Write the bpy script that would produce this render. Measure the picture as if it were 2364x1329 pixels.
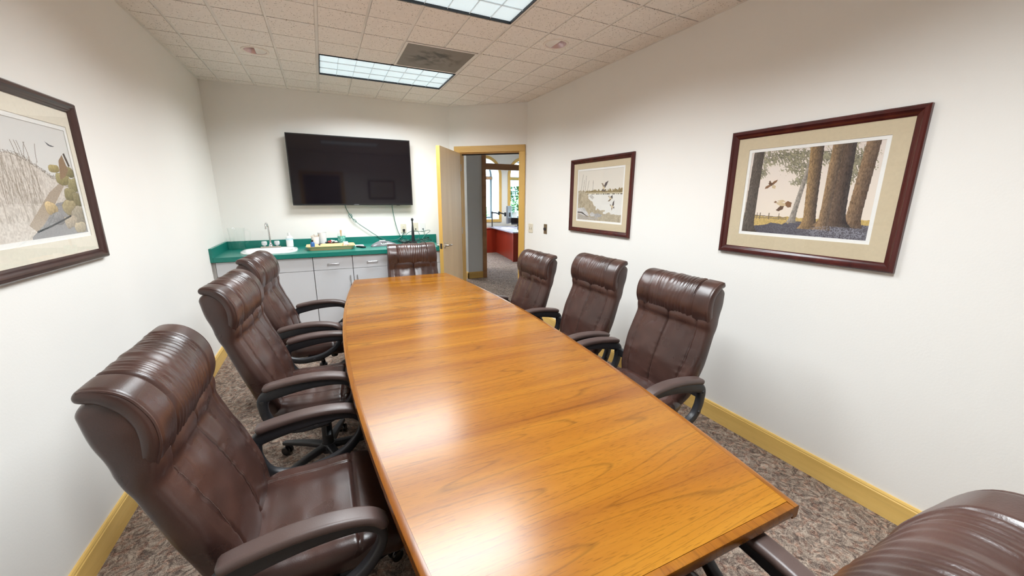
import bpy, bmesh, math, random
import numpy as np
from mathutils import Vector, Matrix, noise

for o in list(bpy.data.objects):
    bpy.data.objects.remove(o, do_unlink=True)
scene = bpy.context.scene
COL = scene.collection
PI = math.pi
random.seed(7)

# ---------------------------------------------------------------- camera
F_PX, PITCH, YAW, ROLL = 884.6, 0.2302, 0.4514, 0.0049
CAM = Vector((0.0, 0.0, 1.57))
fw = Vector((math.sin(YAW) * math.cos(PITCH), math.cos(YAW) * math.cos(PITCH), -math.sin(PITCH)))
rt = Vector((math.cos(YAW), -math.sin(YAW), 0.0))
up = rt.cross(fw)
rt2 = rt * math.cos(ROLL) + up * math.sin(ROLL)
up2 = up * math.cos(ROLL) - rt * math.sin(ROLL)
cd = bpy.data.cameras.new('camera')
cd.sensor_width = 36.0
cd.lens = F_PX / 2364.0 * 36.0
cd.clip_start = 0.03
cam = bpy.data.objects.new('camera', cd)
COL.objects.link(cam)
m3 = Matrix((rt2, up2, -fw)).transposed()
cam.matrix_world = Matrix.Translation(CAM) @ m3.to_4x4()
scene.camera = cam

# ---------------------------------------------------------------- world + exposure
w = bpy.data.worlds.new('sky')
scene.world = w
w.use_nodes = True
wn = w.node_tree
bg = wn.nodes['Background']
sky = wn.nodes.new('ShaderNodeTexSky')
sky.sky_type = 'HOSEK_WILKIE'
sky.turbidity = 5.0
sky.ground_albedo = 0.5
sky.sun_direction = Vector((0.5, -0.45, 0.75)).normalized()
wn.links.new(sky.outputs[0], bg.inputs[0])
bg.inputs[1].default_value = 90.0
sun_d = bpy.data.lights.new('daylight_sun', 'SUN')
sun_d.energy = 14.0
sun_d.angle = math.radians(1.5)
sun_o = bpy.data.objects.new('daylight_sun', sun_d)
sun_o.rotation_euler = (math.radians(42), 0.0, math.radians(-28))
sun_o.location = (4, 2, 9)
COL.objects.link(sun_o)
scene.view_settings.view_transform = 'Standard'
scene.view_settings.look = 'None'
scene.view_settings.exposure = 0.0
scene.view_settings.gamma = 1.0
scene.view_settings.use_curve_mapping = False
LAMP_W = 55.0          # each ceiling troffer
try:
    scene.cycles.transparent_max_bounces = 24      # stacked panes of clear glass
except Exception:
    pass
LAMP_SPREAD = math.radians(152)
PANEL_E = 0.6

# ---------------------------------------------------------------- node helpers
def new_mat(name):
    m = bpy.data.materials.new(name)
    m.use_nodes = True
    nt = m.node_tree
    b = nt.nodes['Principled BSDF']
    return m, nt, b

def N(nt, typ, **kw):
    n = nt.nodes.new(typ)
    for k, v in kw.items():
        if hasattr(n, k):
            setattr(n, k, v)
        else:
            n.inputs[k.replace('_', ' ')].default_value = v
    return n

def L(nt, a, b):
    nt.links.new(a, b)

def ramp(nt, fac, stops, interp='LINEAR'):
    r = nt.nodes.new('ShaderNodeValToRGB')
    r.color_ramp.interpolation = interp
    e = r.color_ramp.elements
    while len(e) < len(stops):
        e.new(0.5)
    for i, (p, c) in enumerate(stops):
        e[i].position = p
        e[i].color = (*c, 1) if len(c) == 3 else c
    L(nt, fac, r.inputs[0])
    return r.outputs[0]

def coords(nt, scale=(1, 1, 1), rot=(0, 0, 0), kind='Object'):
    tc = nt.nodes.new('ShaderNodeTexCoord')
    mp = nt.nodes.new('ShaderNodeMapping')
    mp.inputs['Scale'].default_value = scale
    mp.inputs['Rotation'].default_value = rot
    L(nt, tc.outputs[kind], mp.inputs[0])
    return mp.outputs[0]

def world_coords(nt, scale=(1, 1, 1)):
    g = nt.nodes.new('ShaderNodeNewGeometry')
    mp = nt.nodes.new('ShaderNodeMapping')
    mp.inputs['Scale'].default_value = scale
    L(nt, g.outputs['Position'], mp.inputs[0])
    return mp.outputs[0]

def tnoise(nt, vec, scale, detail=3.0, rough=0.5, dist=0.0):
    n = nt.nodes.new('ShaderNodeTexNoise')
    n.inputs['Scale'].default_value = scale
    n.inputs['Detail'].default_value = detail
    n.inputs['Roughness'].default_value = rough
    n.inputs['Distortion'].default_value = dist
    L(nt, vec, n.inputs['Vector'])
    return n.outputs['Fac']

def bump(nt, b, h, strength=0.2, dist=0.002):
    bn = nt.nodes.new('ShaderNodeBump')
    bn.inputs['Strength'].default_value = strength
    bn.inputs['Distance'].default_value = dist
    L(nt, h, bn.inputs['Height'])
    L(nt, bn.outputs[0], b.inputs['Normal'])

def mixc(nt, fac, a, b, mode='MIX'):
    m = nt.nodes.new('ShaderNodeMix')
    m.data_type = 'RGBA'
    m.blend_type = mode
    for s, v in ((m.inputs[0], fac), (m.inputs[6], a), (m.inputs[7], b)):
        if isinstance(v, (int, float)):
            s.default_value = v
        elif isinstance(v, tuple):
            s.default_value = (*v, 1)
        else:
            L(nt, v, s)
    return m.outputs[2]

def plain(name, col, rough=0.5, metal=0.0, spec=0.5, nscale=0.0, namt=0.06, bumpscale=0.0, bumps=0.1, coat=0.0):
    m, nt, b = new_mat(name)
    b.inputs['Roughness'].default_value = rough
    b.inputs['Metallic'].default_value = metal
    b.inputs['Specular IOR Level'].default_value = spec
    b.inputs['Coat Weight'].default_value = coat
    b.inputs['Base Color'].default_value = (*col, 1)
    v = coords(nt)
    if nscale:
        f = tnoise(nt, v, nscale)
        lo = tuple(c * (1 - namt * 2) for c in col)
        hi = tuple(min(1, c * (1 + namt)) for c in col)
        L(nt, ramp(nt, f, [(0.3, lo), (0.7, hi)]), b.inputs['Base Color'])
    if bumpscale:
        bump(nt, b, tnoise(nt, v, bumpscale, 2), bumps)
    return m

# ---------------------------------------------------------------- materials
def wall_paint(name, col):
    m, nt, b = new_mat(name)
    v = world_coords(nt)
    f = tnoise(nt, v, 1.3, 2)
    L(nt, ramp(nt, f, [(0.3, tuple(c * 0.975 for c in col)), (0.7, col)]), b.inputs['Base Color'])
    b.inputs['Roughness'].default_value = 0.75
    b.inputs['Specular IOR Level'].default_value = 0.25
    bump(nt, b, tnoise(nt, v, 95, 3), 0.12, 0.003)
    return m

def wood(name, dark, mid, light, along='x', rough=0.3, fine=1.0, coat=0.0, figure=1.0, pores=0.35, spec=0.5):
    m, nt, b = new_mat(name)
    st = {'x': (0.35, 6.0, 6.0), 'y': (6.0, 0.35, 6.0), 'z': (6.0, 6.0, 0.35)}[along]
    v = coords(nt, st)
    big = tnoise(nt, v, 1.1 * fine, 4, 0.55, 0.6)
    c1 = ramp(nt, big, [(0.28, dark), (0.5, mid), (0.72, light)])
    # cathedral figure: rings of a distorted wave
    st2 = {'x': (0.16, 2.2, 2.2), 'y': (2.2, 0.16, 2.2), 'z': (2.2, 2.2, 0.16)}[along]
    v2 = coords(nt, st2)
    h = tnoise(nt, v2, 1.6 * fine, 2, 0.4, 0.3)
    mul = N(nt, 'ShaderNodeMath', operation='MULTIPLY')
    L(nt, h, mul.inputs[0]); mul.inputs[1].default_value = 26.0
    fr = N(nt, 'ShaderNodeMath', operation='FRACT')
    L(nt, mul.outputs[0], fr.inputs[0])
    rings = ramp(nt, fr.outputs[0], [(0.0, (0.55, 0.55, 0.55)), (0.07, (1, 1, 1)), (0.9, (1, 1, 1)), (1.0, (0.6, 0.6, 0.6))])
    c2 = mixc(nt, 0.55 * figure, c1, rings, 'MULTIPLY')
    st3 = {'x': (17, 230.0, 230.0), 'y': (230, 17, 230), 'z': (230, 230, 17)}[along]
    v3 = coords(nt, st3)
    p = tnoise(nt, v3, 1.5 * fine, 2, 0.5)
    pr = ramp(nt, p, [(0.30, (0.45, 0.40, 0.36)), (0.44, (1, 1, 1))])
    c3 = mixc(nt, pores, c2, pr, 'MULTIPLY')
    L(nt, c3, b.inputs['Base Color'])
    b.inputs['Roughness'].default_value = rough
    b.inputs['Specular IOR Level'].default_value = spec
    b.inputs['Coat Weight'].default_value = coat
    b.inputs['Coat Roughness'].default_value = 0.12
    bump(nt, b, p, 0.06, 0.001)
    return m

def carpet_mat():
    m, nt, b = new_mat('carpet')
    v = world_coords(nt)
    w1 = tnoise(nt, v, 6.0, 2, 0.5)
    # swirly leaf motif
    add = N(nt, 'ShaderNodeVectorMath', operation='ADD')
    n2 = nt.nodes.new('ShaderNodeTexNoise')
    n2.inputs['Scale'].default_value = 9.0
    n2.inputs['Detail'].default_value = 1.0
    L(nt, v, n2.inputs['Vector'])
    sc = N(nt, 'ShaderNodeVectorMath', operation='SCALE')
    sc.inputs['Scale'].default_value = 0.14
    L(nt, n2.outputs['Color'], sc.inputs[0])
    L(nt, v, add.inputs[0]); L(nt, sc.outputs[0], add.inputs[1])
    motif = tnoise(nt, add.outputs[0], 34.0, 2.0, 0.6, 1.0)
    fine = tnoise(nt, v, 260.0, 2, 0.7)
    yarn = tnoise(nt, v, 120.0, 1, 0.6)
    s = N(nt, 'ShaderNodeMath', operation='MULTIPLY_ADD')
    L(nt, fine, s.inputs[0]); s.inputs[1].default_value = 0.85
    L(nt, motif, s.inputs[2])
    s2 = N(nt, 'ShaderNodeMath', operation='MULTIPLY_ADD')
    L(nt, yarn, s2.inputs[0]); s2.inputs[1].default_value = 0.30
    L(nt, s.outputs[0], s2.inputs[2])
    k3 = N(nt, 'ShaderNodeMath', operation='MULTIPLY')
    L(nt, s2.outputs[0], k3.inputs[0]); k3.inputs[1].default_value = 0.72
    col = ramp(nt, k3.outputs[0], [(0.56, (0.060, 0.046, 0.040)), (0.70, (0.165, 0.125, 0.104)),
                                   (0.82, (0.33, 0.26, 0.21)), (0.94, (0.50, 0.41, 0.33))])
    red = ramp(nt, tnoise(nt, v, 33.0, 2), [(0.5, (1, 1, 1)), (0.62, (1.0, 0.78, 0.72))])
    L(nt, mixc(nt, 0.8, col, red, 'MULTIPLY'), b.inputs['Base Color'])
    b.inputs['Roughness'].default_value = 0.95
    b.inputs['Specular IOR Level'].default_value = 0.1
    bump(nt, b, s2.outputs[0], 0.7, 0.006)
    return m

def tile_mat():
    m, nt, b = new_mat('ceiling_tile_fibre')
    v = world_coords(nt)
    vo = nt.nodes.new('ShaderNodeTexVoronoi')
    vo.inputs['Scale'].default_value = 62.0
    vo.inputs['Randomness'].default_value = 1.0
    L(nt, v, vo.inputs['Vector'])
    big = tnoise(nt, v, 85.0, 3, 0.6)
    k = N(nt, 'ShaderNodeMath', operation='MULTIPLY_ADD')
    L(nt, big, k.inputs[0]); k.inputs[1].default_value = 0.62
    L(nt, vo.outputs['Distance'], k.inputs[2])
    pits = ramp(nt, k.outputs[0], [(0.42, (0, 0, 0)), (0.50, (1, 1, 1))])
    base = ramp(nt, tnoise(nt, v, 30, 3), [(0.3, (0.85, 0.80, 0.745)), (0.7, (0.90, 0.85, 0.795))])
    L(nt, mixc(nt, pits, (0.30, 0.25, 0.21), base), b.inputs['Base Color'])
    b.inputs['Roughness'].default_value = 0.95
    b.inputs['Specular IOR Level'].default_value = 0.1
    bump(nt, b, pits, 0.5, 0.003)
    return m

def leather_mat(name, c0, c1, rough=0.36):
    m, nt, b = new_mat(name)
    v = coords(nt)
    f = tnoise(nt, v, 6.0, 1.5, 0.5)
    f2 = tnoise(nt, v, 300.0, 1, 0.5)
    ad = N(nt, 'ShaderNodeMath', operation='MULTIPLY_ADD')
    L(nt, f2, ad.inputs[0]); ad.inputs[1].default_value = 0.22; L(nt, f, ad.inputs[2])
    L(nt, ramp(nt, ad.outputs[0], [(0.30, c0), (0.85, c1)]), b.inputs['Base Color'])
    b.inputs['Roughness'].default_value = rough
    L(nt, ramp(nt, tnoise(nt, v, 9, 1), [(0.3, (rough * 0.9,) * 3), (0.7, (rough * 1.15,) * 3)]), b.inputs['Roughness'])
    b.inputs['Specular IOR Level'].default_value = 0.62
    bump(nt, b, tnoise(nt, v, 300.0, 3, 0.6), 0.22, 0.0012)
    return m

def glass_mat(name, tint=(1, 1, 1), rough=0.0, ior=1.5):
    m = bpy.data.materials.new(name)
    m.use_nodes = True
    nt = m.node_tree
    nt.nodes.remove(nt.nodes['Principled BSDF'])
    out = nt.nodes['Material Output']
    fr = N(nt, 'ShaderNodeFresnel'); fr.inputs['IOR'].default_value = ior
    tr = nt.nodes.new('ShaderNodeBsdfTransparent'); tr.inputs[0].default_value = (*tint, 1)
    gl = nt.nodes.new('ShaderNodeBsdfGlossy'); gl.inputs['Roughness'].default_value = rough
    mx = nt.nodes.new('ShaderNodeMixShader')
    ge = nt.nodes.new('ShaderNodeNewGeometry')          # reflect on the outer faces of the sheet only
    inv = N(nt, 'ShaderNodeMath', operation='SUBTRACT'); inv.inputs[0].default_value = 1.0
    L(nt, ge.outputs['Backfacing'], inv.inputs[1])
    mu = N(nt, 'ShaderNodeMath', operation='MULTIPLY')
    L(nt, fr.outputs[0], mu.inputs[0]); L(nt, inv.outputs[0], mu.inputs[1])
    L(nt, mu.outputs[0], mx.inputs[0]); L(nt, tr.outputs[0], mx.inputs[1]); L(nt, gl.outputs[0], mx.inputs[2])
    L(nt, mx.outputs[0], out.inputs['Surface'])
    return m

def emit_mat(name, col, s):
    m, nt, b = new_mat(name)
    b.inputs['Base Color'].default_value = (*col, 1)
    b.inputs['Emission Color'].default_value = (*col, 1)
    b.inputs['Emission Strength'].default_value = s
    return m

def paint_mat():
    m, nt, b = new_mat('printed_paper')
    a = nt.nodes.new('ShaderNodeVertexColor')
    a.layer_name = 'ink'
    L(nt, a.outputs[0], b.inputs['Base Color'])
    b.inputs['Roughness'].default_value = 0.8
    return m

def vent_mat():
    m, nt, b = new_mat('vent_perforated_metal')
    v = coords(nt)
    # soot stains in arcs around the core of the diffuser
    gr = nt.nodes.new('ShaderNodeTexNoise'); gr.inputs['Scale'].default_value = 7.0; gr.inputs['Detail'].default_value = 4
    gr.inputs['Distortion'].default_value = 1.2
    L(nt, v, gr.inputs['Vector'])
    ln = N(nt, 'ShaderNodeVectorMath', operation='LENGTH'); L(nt, v, ln.inputs[0])
    mr = ramp(nt, ln.outputs['Value'], [(0.02, (1, 1, 1)), (0.14, (0.75, 0.75, 0.75)), (0.26, (0.05, 0.05, 0.05))])
    st = mixc(nt, 1.0, mr, ramp(nt, gr.outputs['Fac'], [(0.42, (0, 0, 0)), (0.62, (1, 1, 1))]), 'MULTIPLY')
    L(nt, mixc(nt, st, (0.24, 0.215, 0.19), (0.025, 0.023, 0.022)), b.inputs['Base Color'])
    b.inputs['Roughness'].default_value = 0.6
    vo = nt.nodes.new('ShaderNodeTexVoronoi'); vo.inputs['Scale'].default_value = 150.0; vo.inputs['Randomness'].default_value = 0.0
    L(nt, v, vo.inputs['Vector'])
    bump(nt, b, vo.outputs['Distance'], 0.4, 0.002)
    return m

M = {}
M['wall'] = wall_paint('wall_paint', (0.87, 0.848, 0.808))
M['wall_grey'] = wall_paint('wall_paint_grey', (0.62, 0.61, 0.60))
M['wall_white'] = wall_paint('office_paint', (0.78, 0.74, 0.66))
M['carpet'] = carpet_mat()
M['tile'] = tile_mat()
M['tee'] = plain('ceiling_grid_enamel', (0.84, 0.80, 0.75), 0.5, nscale=3)
M['plenum'] = plain('ceiling_plenum', (0.16, 0.125, 0.10), 0.9, nscale=4)  # dark colour stands in for shade in the joints between tiles
M['table'] = wood('table_veneer', (0.185, 0.056, 0.004), (0.255, 0.092, 0.006), (0.325, 0.135, 0.011), 'x', rough=0.24, pores=0.55, figure=1.25)
M['table_edge'] = wood('table_edge_wood', (0.165, 0.047, 0.004), (0.23, 0.078, 0.006), (0.29, 0.11, 0.009), 'y', rough=0.25, pores=0.4)
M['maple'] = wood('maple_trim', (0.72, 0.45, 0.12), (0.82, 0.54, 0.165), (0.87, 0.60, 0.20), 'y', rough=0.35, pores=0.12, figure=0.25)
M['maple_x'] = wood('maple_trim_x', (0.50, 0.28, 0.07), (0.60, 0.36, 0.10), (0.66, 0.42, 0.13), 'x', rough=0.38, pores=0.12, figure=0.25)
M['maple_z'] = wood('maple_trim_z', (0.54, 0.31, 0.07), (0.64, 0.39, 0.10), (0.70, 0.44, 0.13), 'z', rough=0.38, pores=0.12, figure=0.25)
M['door'] = wood('door_veneer', (0.66, 0.49, 0.30), (0.71, 0.54, 0.34), (0.76, 0.59, 0.38), 'z', rough=0.35, pores=0.10, figure=0.15)
M['brown_wood'] = wood('header_wood', (0.26, 0.11, 0.04), (0.33, 0.15, 0.06), (0.38, 0.18, 0.075), 'x', rough=0.4, pores=0.12, figure=0.25)
M['cherry'] = wood('cherry_desk', (0.22, 0.018, 0.008), (0.30, 0.028, 0.012), (0.36, 0.04, 0.016), 'z', rough=0.3, pores=0.12, figure=0.2)
M['leather'] = leather_mat('brown_leather', (0.022, 0.0105, 0.009), (0.066, 0.029, 0.022), 0.29)
M['pad'] = leather_mat('armrest_vinyl', (0.050, 0.030, 0.026), (0.085, 0.052, 0.045), 0.42)
M['thread'] = plain('stitch_thread', (0.11, 0.065, 0.05), 0.8, nscale=60)
M['pipe'] = leather_mat('leather_piping', (0.035, 0.016, 0.013), (0.07, 0.032, 0.025), 0.3)
M['black'] = plain('black_plastic', (0.018, 0.018, 0.021), 0.42, nscale=40, bumpscale=300, bumps=0.08)
M['blackgloss'] = plain('black_gloss', (0.012, 0.012, 0.014), 0.18, nscale=30)
M['darkmetal'] = plain('dark_metal', (0.07, 0.07, 0.075), 0.35, 0.8, nscale=40)
M['chrome'] = plain('chrome', (0.75, 0.75, 0.76), 0.12, 1.0, nscale=20, namt=0.02)
M['nickel'] = plain('brushed_nickel', (0.62, 0.57, 0.50), 0.28, 1.0, nscale=30, namt=0.04)
M['laminate'] = plain('white_laminate', (0.66, 0.66, 0.68), 0.45, nscale=2, namt=0.01)
M['carcass'] = plain('cabinet_side', (0.42, 0.40, 0.38), 0.5, nscale=4)
M['green'] = plain('green_laminate', (0.006, 0.185, 0.145), 0.33, nscale=60, namt=0.05)
M['ceramic'] = plain('white_ceramic', (0.85, 0.85, 0.84), 0.12, nscale=2, namt=0.01)
M['white'] = plain('white_plastic', (0.80, 0.80, 0.79), 0.4, nscale=10, namt=0.01)
M['paper'] = plain('white_paper', (0.84, 0.84, 0.83), 0.8, nscale=10, namt=0.01)
M['almond'] = plain('almond_plastic', (0.74, 0.68, 0.55), 0.4, nscale=10, namt=0.01)
M['bamboo'] = wood('bamboo', (0.76, 0.44, 0.20), (0.86, 0.54, 0.28), (0.90, 0.62, 0.36), 'x', rough=0.45, pores=0.15, figure=0.15)
M['stick'] = plain('stirrer_wood', (0.62, 0.42, 0.24), 0.7, nscale=50)
M['mint'] = plain('mint_paper', (0.22, 0.66, 0.55), 0.6, nscale=45, namt=0.35)
M['blue'] = plain('blue_plastic', (0.02, 0.12, 0.36), 0.3, nscale=20)
M['red'] = plain('red_wrapper', (0.45, 0.05, 0.05), 0.4, nscale=60)
M['silver'] = plain('silver_plastic', (0.22, 0.22, 0.235), 0.35, 0.3, nscale=30)
M['screen'] = plain('tv_screen', (0.008, 0.006, 0.008), 0.05, nscale=5, spec=0.5)
M['bezel'] = plain('tv_bezel', (0.012, 0.012, 0.013), 0.3, nscale=20)
M['mahogany'] = wood('mahogany_frame', (0.035, 0.006, 0.006), (0.065, 0.010, 0.009), (0.10, 0.017, 0.013), 'z', rough=0.22, pores=0.3, figure=0.1)
M['mahogany_y'] = wood('mahogany_frame_y', (0.035, 0.006, 0.006), (0.065, 0.010, 0.009), (0.10, 0.017, 0.013), 'y', rough=0.22, pores=0.3, figure=0.1)
M['brownframe'] = wood('brown_frame', (0.03, 0.012, 0.011), (0.052, 0.022, 0.018), (0.075, 0.034, 0.028), 'z', rough=0.25, pores=0.3, figure=0.1)
M['brownframe_y'] = wood('brown_frame_y', (0.03, 0.012, 0.011), (0.052, 0.022, 0.018), (0.075, 0.034, 0.028), 'y', rough=0.25, pores=0.3, figure=0.1)
M['mat_tan'] = plain('mat_board_tan', (0.62, 0.52, 0.36), 0.9, nscale=80, namt=0.02)
M['mat_cream'] = plain('mat_board_cream', (0.80, 0.74, 0.62), 0.9, nscale=80, namt=0.02)
M['mat_white'] = plain('mat_board_white', (0.86, 0.85, 0.82), 0.9, nscale=80, namt=0.01)
M['mat_dark'] = plain('mat_board_dark', (0.10, 0.10, 0.10), 0.9, nscale=80)
M['print'] = paint_mat()
M['glass'] = glass_mat('picture_glass', (0.99, 0.99, 0.99), 0.0, 1.32)
M['window_glass'] = glass_mat('window_glass', (0.93, 0.98, 0.97), 0.0, 1.4)
M['clear'] = glass_mat('clear_glass', (0.99, 0.997, 0.994), 0.0, 1.42)
M['lamp'] = emit_mat('lamp_diffuser', (0.74, 0.90, 0.97), PANEL_E)
M['louver'] = plain('louver_white', (0.80, 0.84, 0.86), 0.35, nscale=8, namt=0.01)
M['lampframe'] = plain('lamp_frame_dark', (0.02, 0.022, 0.028), 0.5, nscale=10)
M['vent'] = vent_mat()
M['downlight'] = plain('downlight_trim', (0.82, 0.74, 0.66), 0.35, nscale=10, namt=0.02)
M['pinkreflector'] = plain('downlight_reflector', (0.75, 0.58, 0.60), 0.25, 0.3, nscale=10, namt=0.02)
M['desktop'] = plain('desk_top_grey', (0.50, 0.48, 0.56), 0.25, nscale=30)
M['leaf'] = plain('leaf_green', (0.10, 0.30, 0.07), 0.45, nscale=12, namt=0.3)
M['leaf2'] = plain('leaf_green_light', (0.22, 0.42, 0.16), 0.5, nscale=12, namt=0.3)
M['bark'] = plain('bark', (0.12, 0.08, 0.05), 0.9, nscale=30, namt=0.2)
M['concrete'] = plain('pavement', (0.50, 0.50, 0.50), 0.9, nscale=3)
M['facade'] = plain('facade_stucco', (0.72, 0.68, 0.66), 0.9, nscale=3)
M['facade_glass'] = plain('facade_glass', (0.12, 0.20, 0.25), 0.15, nscale=1)
M['darkdoor'] = wood('dark_door', (0.02, 0.02, 0.028), (0.028, 0.028, 0.036), (0.035, 0.034, 0.042), 'z', rough=0.4, pores=0.1, figure=0.1)
M['sash'] = plain('window_sash_grey', (0.20, 0.24, 0.26), 0.5, nscale=20)
M['sofft'] = plain('office_ceiling_white', (0.80, 0.80, 0.80), 0.9, nscale=4, namt=0.01)
M['knobblack'] = plain('knob_black', (0.02, 0.02, 0.025), 0.3, nscale=20)
M['acrylic'] = plain('acrylic_knob', (0.66, 0.69, 0.70), 0.08, nscale=60, namt=0.15)
M['greencable'] = plain('teal_cable', (0.015, 0.13, 0.10), 0.45, nscale=30)
M['brass'] = plain('bronze_plate', (0.33, 0.25, 0.16), 0.35, 0.7, nscale=30)

# ---------------------------------------------------------------- mesh helpers
def link(o, parent=None):
    COL.objects.link(o)
    if parent is not None:
        o.parent = parent
    return o

def from_bm(name, bm, mat, parent=None, smooth=False, angle=40):
    me = bpy.data.meshes.new(name)
    bmesh.ops.recalc_face_normals(bm, faces=bm.faces)
    bm.to_mesh(me)
    bm.free()
    mats = mat if isinstance(mat, (list, tuple)) else [mat]
    for k in mats:
        me.materials.append(k)
    if smooth:
        me.polygons.foreach_set('use_smooth', [True] * len(me.polygons))
        me.set_sharp_from_angle(angle=math.radians(angle))
    return link(bpy.data.objects.new(name, me), parent)

def from_data(name, verts, faces, mat, parent=None, smooth=True, angle=50):
    me = bpy.data.meshes.new(name)
    me.from_pydata([tuple(v) for v in verts], [], faces)
    me.materials.append(mat)
    bm = bmesh.new(); bm.from_mesh(me)
    bmesh.ops.recalc_face_normals(bm, faces=bm.faces)
    bm.to_mesh(me); bm.free()
    if smooth:
        me.polygons.foreach_set('use_smooth', [True] * len(me.polygons))
        me.set_sharp_from_angle(angle=math.radians(angle))
    return link(bpy.data.objects.new(name, me), parent)

def empty(name, loc=(0, 0, 0), rz=0.0):
    o = bpy.data.objects.new(name, None)
    o.empty_display_size = 0.1
    o.location = loc
    o.rotation_euler = (0, 0, rz)
    return link(o)

def tag(o, label=None, cat=None, group=None, kind=None):
    if label: o['label'] = label
    if cat: o['category'] = cat
    if group: o['group'] = group
    if kind: o['kind'] = kind
    return o

def add_box(bm, x0, x1, y0, y1, z0, z1, bev=0.0, seg=1, mtx=None):
    vs = [bm.verts.new((x, y, z)) for x in (x0, x1) for y in (y0, y1) for z in (z0, z1)]
    idx = [(0, 1, 3, 2), (4, 6, 7, 5), (0, 4, 5, 1), (2, 3, 7, 6), (0, 2, 6, 4), (1, 5, 7, 3)]
    fs = [bm.faces.new([vs[i] for i in f]) for f in idx]
    bmesh.ops.recalc_face_normals(bm, faces=fs)
    allv = list(vs)
    if bev > 0:
        es = list({e for f in fs for e in f.edges})
        r = bmesh.ops.bevel(bm, geom=es, offset=bev, segments=seg, profile=0.6, affect='EDGES')
        allv = list({v for v in r['verts']} | {v for v in vs if v.is_valid})
    if mtx is not None:
        bmesh.ops.transform(bm, matrix=mtx, verts=[v for v in allv if v.is_valid])
    return allv

def box(name, x0, x1, y0, y1, z0, z1, mat, parent=None, bev=0.0, seg=1, mtx=None):
    bm = bmesh.new()
    add_box(bm, x0, x1, y0, y1, z0, z1, bev, seg, mtx)
    return from_bm(name, bm, mat, parent, smooth=bev > 0 and seg > 1)

def lathe_data(profile, n=32, c=(0, 0, 0)):
    vs, fs = [], []
    for r, z in profile:
        for k in range(n):
            a = 2 * PI * k / n
            vs.append((c[0] + r * math.cos(a), c[1] + r * math.sin(a), c[2] + z))
    for i in range(len(profile) - 1):
        for k in range(n):
            k2 = (k + 1) % n
            fs.append((i * n + k, i * n + k2, (i + 1) * n + k2, (i + 1) * n + k))
    if profile[0][0] > 1e-3 and profile[-1][0] > 1e-3:        # hollow ring: join the last ring to the first
        m_ = len(profile) - 1
        for k in range(n):
            k2 = (k + 1) % n
            fs.append((m_ * n + k, m_ * n + k2, k2, k))
    return vs, fs

def lathe(name, profile, mat, parent=None, n=32, c=(0, 0, 0), closed=True, angle=40):
    vs, fs = lathe_data(profile, n, c)
    if not closed:
        fs = [f for f in fs if len(f) == 4]
    return from_data(name, vs, fs, mat, parent, True, angle)

def smooth_path(pts, per=6, closed=False):
    P = [Vector(p) for p in pts]
    n = len(P)
    out = []
    rng = n if closed else n - 1
    for i in range(rng):
        p0 = P[(i - 1) % n] if (closed or i > 0) else P[0] * 2 - P[1]
        p1, p2 = P[i], P[(i + 1) % n]
        p3 = P[(i + 2) % n] if (closed or i + 2 < n) else P[-1] * 2 - P[-2]
        for k in range(per):
            t = k / per
            out.append(0.5 * ((2 * p1) + (p2 - p0) * t + (2 * p0 - 5 * p1 + 4 * p2 - p3) * t * t + (3 * p1 - p0 - 3 * p2 + p3) * t ** 3))
    if not closed: out.append(P[-1].copy())
    return out

def rrect(w, h, r, seg=3):
    out = []
    for cx, cy, a0 in ((w / 2 - r, h / 2 - r, 0), (-w / 2 + r, h / 2 - r, PI / 2), (-w / 2 + r, -h / 2 + r, PI), (w / 2 - r, -h / 2 + r, 1.5 * PI)):
        for k in range(seg + 1):
            a = a0 + PI / 2 * k / seg
            out.append((cx + r * math.cos(a), cy + r * math.sin(a)))
    return out

def circ(r, n=8):
    return [(r * math.cos(2 * PI * k / n), r * math.sin(2 * PI * k / n)) for k in range(n)]

def sweep_data(path, section, side=Vector((1, 0, 0)), closed=False, scale=None):
    """section (a,b): a along `side`, b along the in-plane normal"""
    n = len(path)
    vs, fs = [], []
    s = len(section)
    for i, p in enumerate(path):
        if closed:
            t = path[(i + 1) % n] - path[i - 1]
        else:
            t = path[min(i + 1, n - 1)] - path[max(i - 1, 0)]
        t = Vector(t).normalized()
        sd = Vector(side)
        sd = sd - t * sd.dot(t)
        if sd.length < 1e-4: sd = t.orthogonal()
        sd.normalize()
        nn = t.cross(sd)
        k = scale(i / max(1, n - 1)) if scale else (1, 1)
        for a, b in section:
            vs.append(p + sd * a * k[0] + nn * b * k[1])
    rng = n if closed else n - 1
    for i in range(rng):
        j = (i + 1) % n
        for k in range(s):
            k2 = (k + 1) % s
            fs.append((i * s + k, i * s + k2, j * s + k2, j * s + k))
    if not closed:
        fs.append(tuple(range(s))[::-1])
        fs.append(tuple((n - 1) * s + k for k in range(s)))
    return vs, fs

def sweep(name, path, section, mat, parent=None, side=Vector((1, 0, 0)), closed=False, scale=None, angle=50):
    vs, fs = sweep_data([Vector(p) for p in path], section, side, closed, scale)
    return from_data(name, vs, fs, mat, parent, True, angle)

def join_data(parts):
    vs, fs = [], []
    for v, f in parts:
        o = len(vs)
        vs += list(v)
        fs += [tuple(i + o for i in q) for q in f]
    return vs, fs

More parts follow.
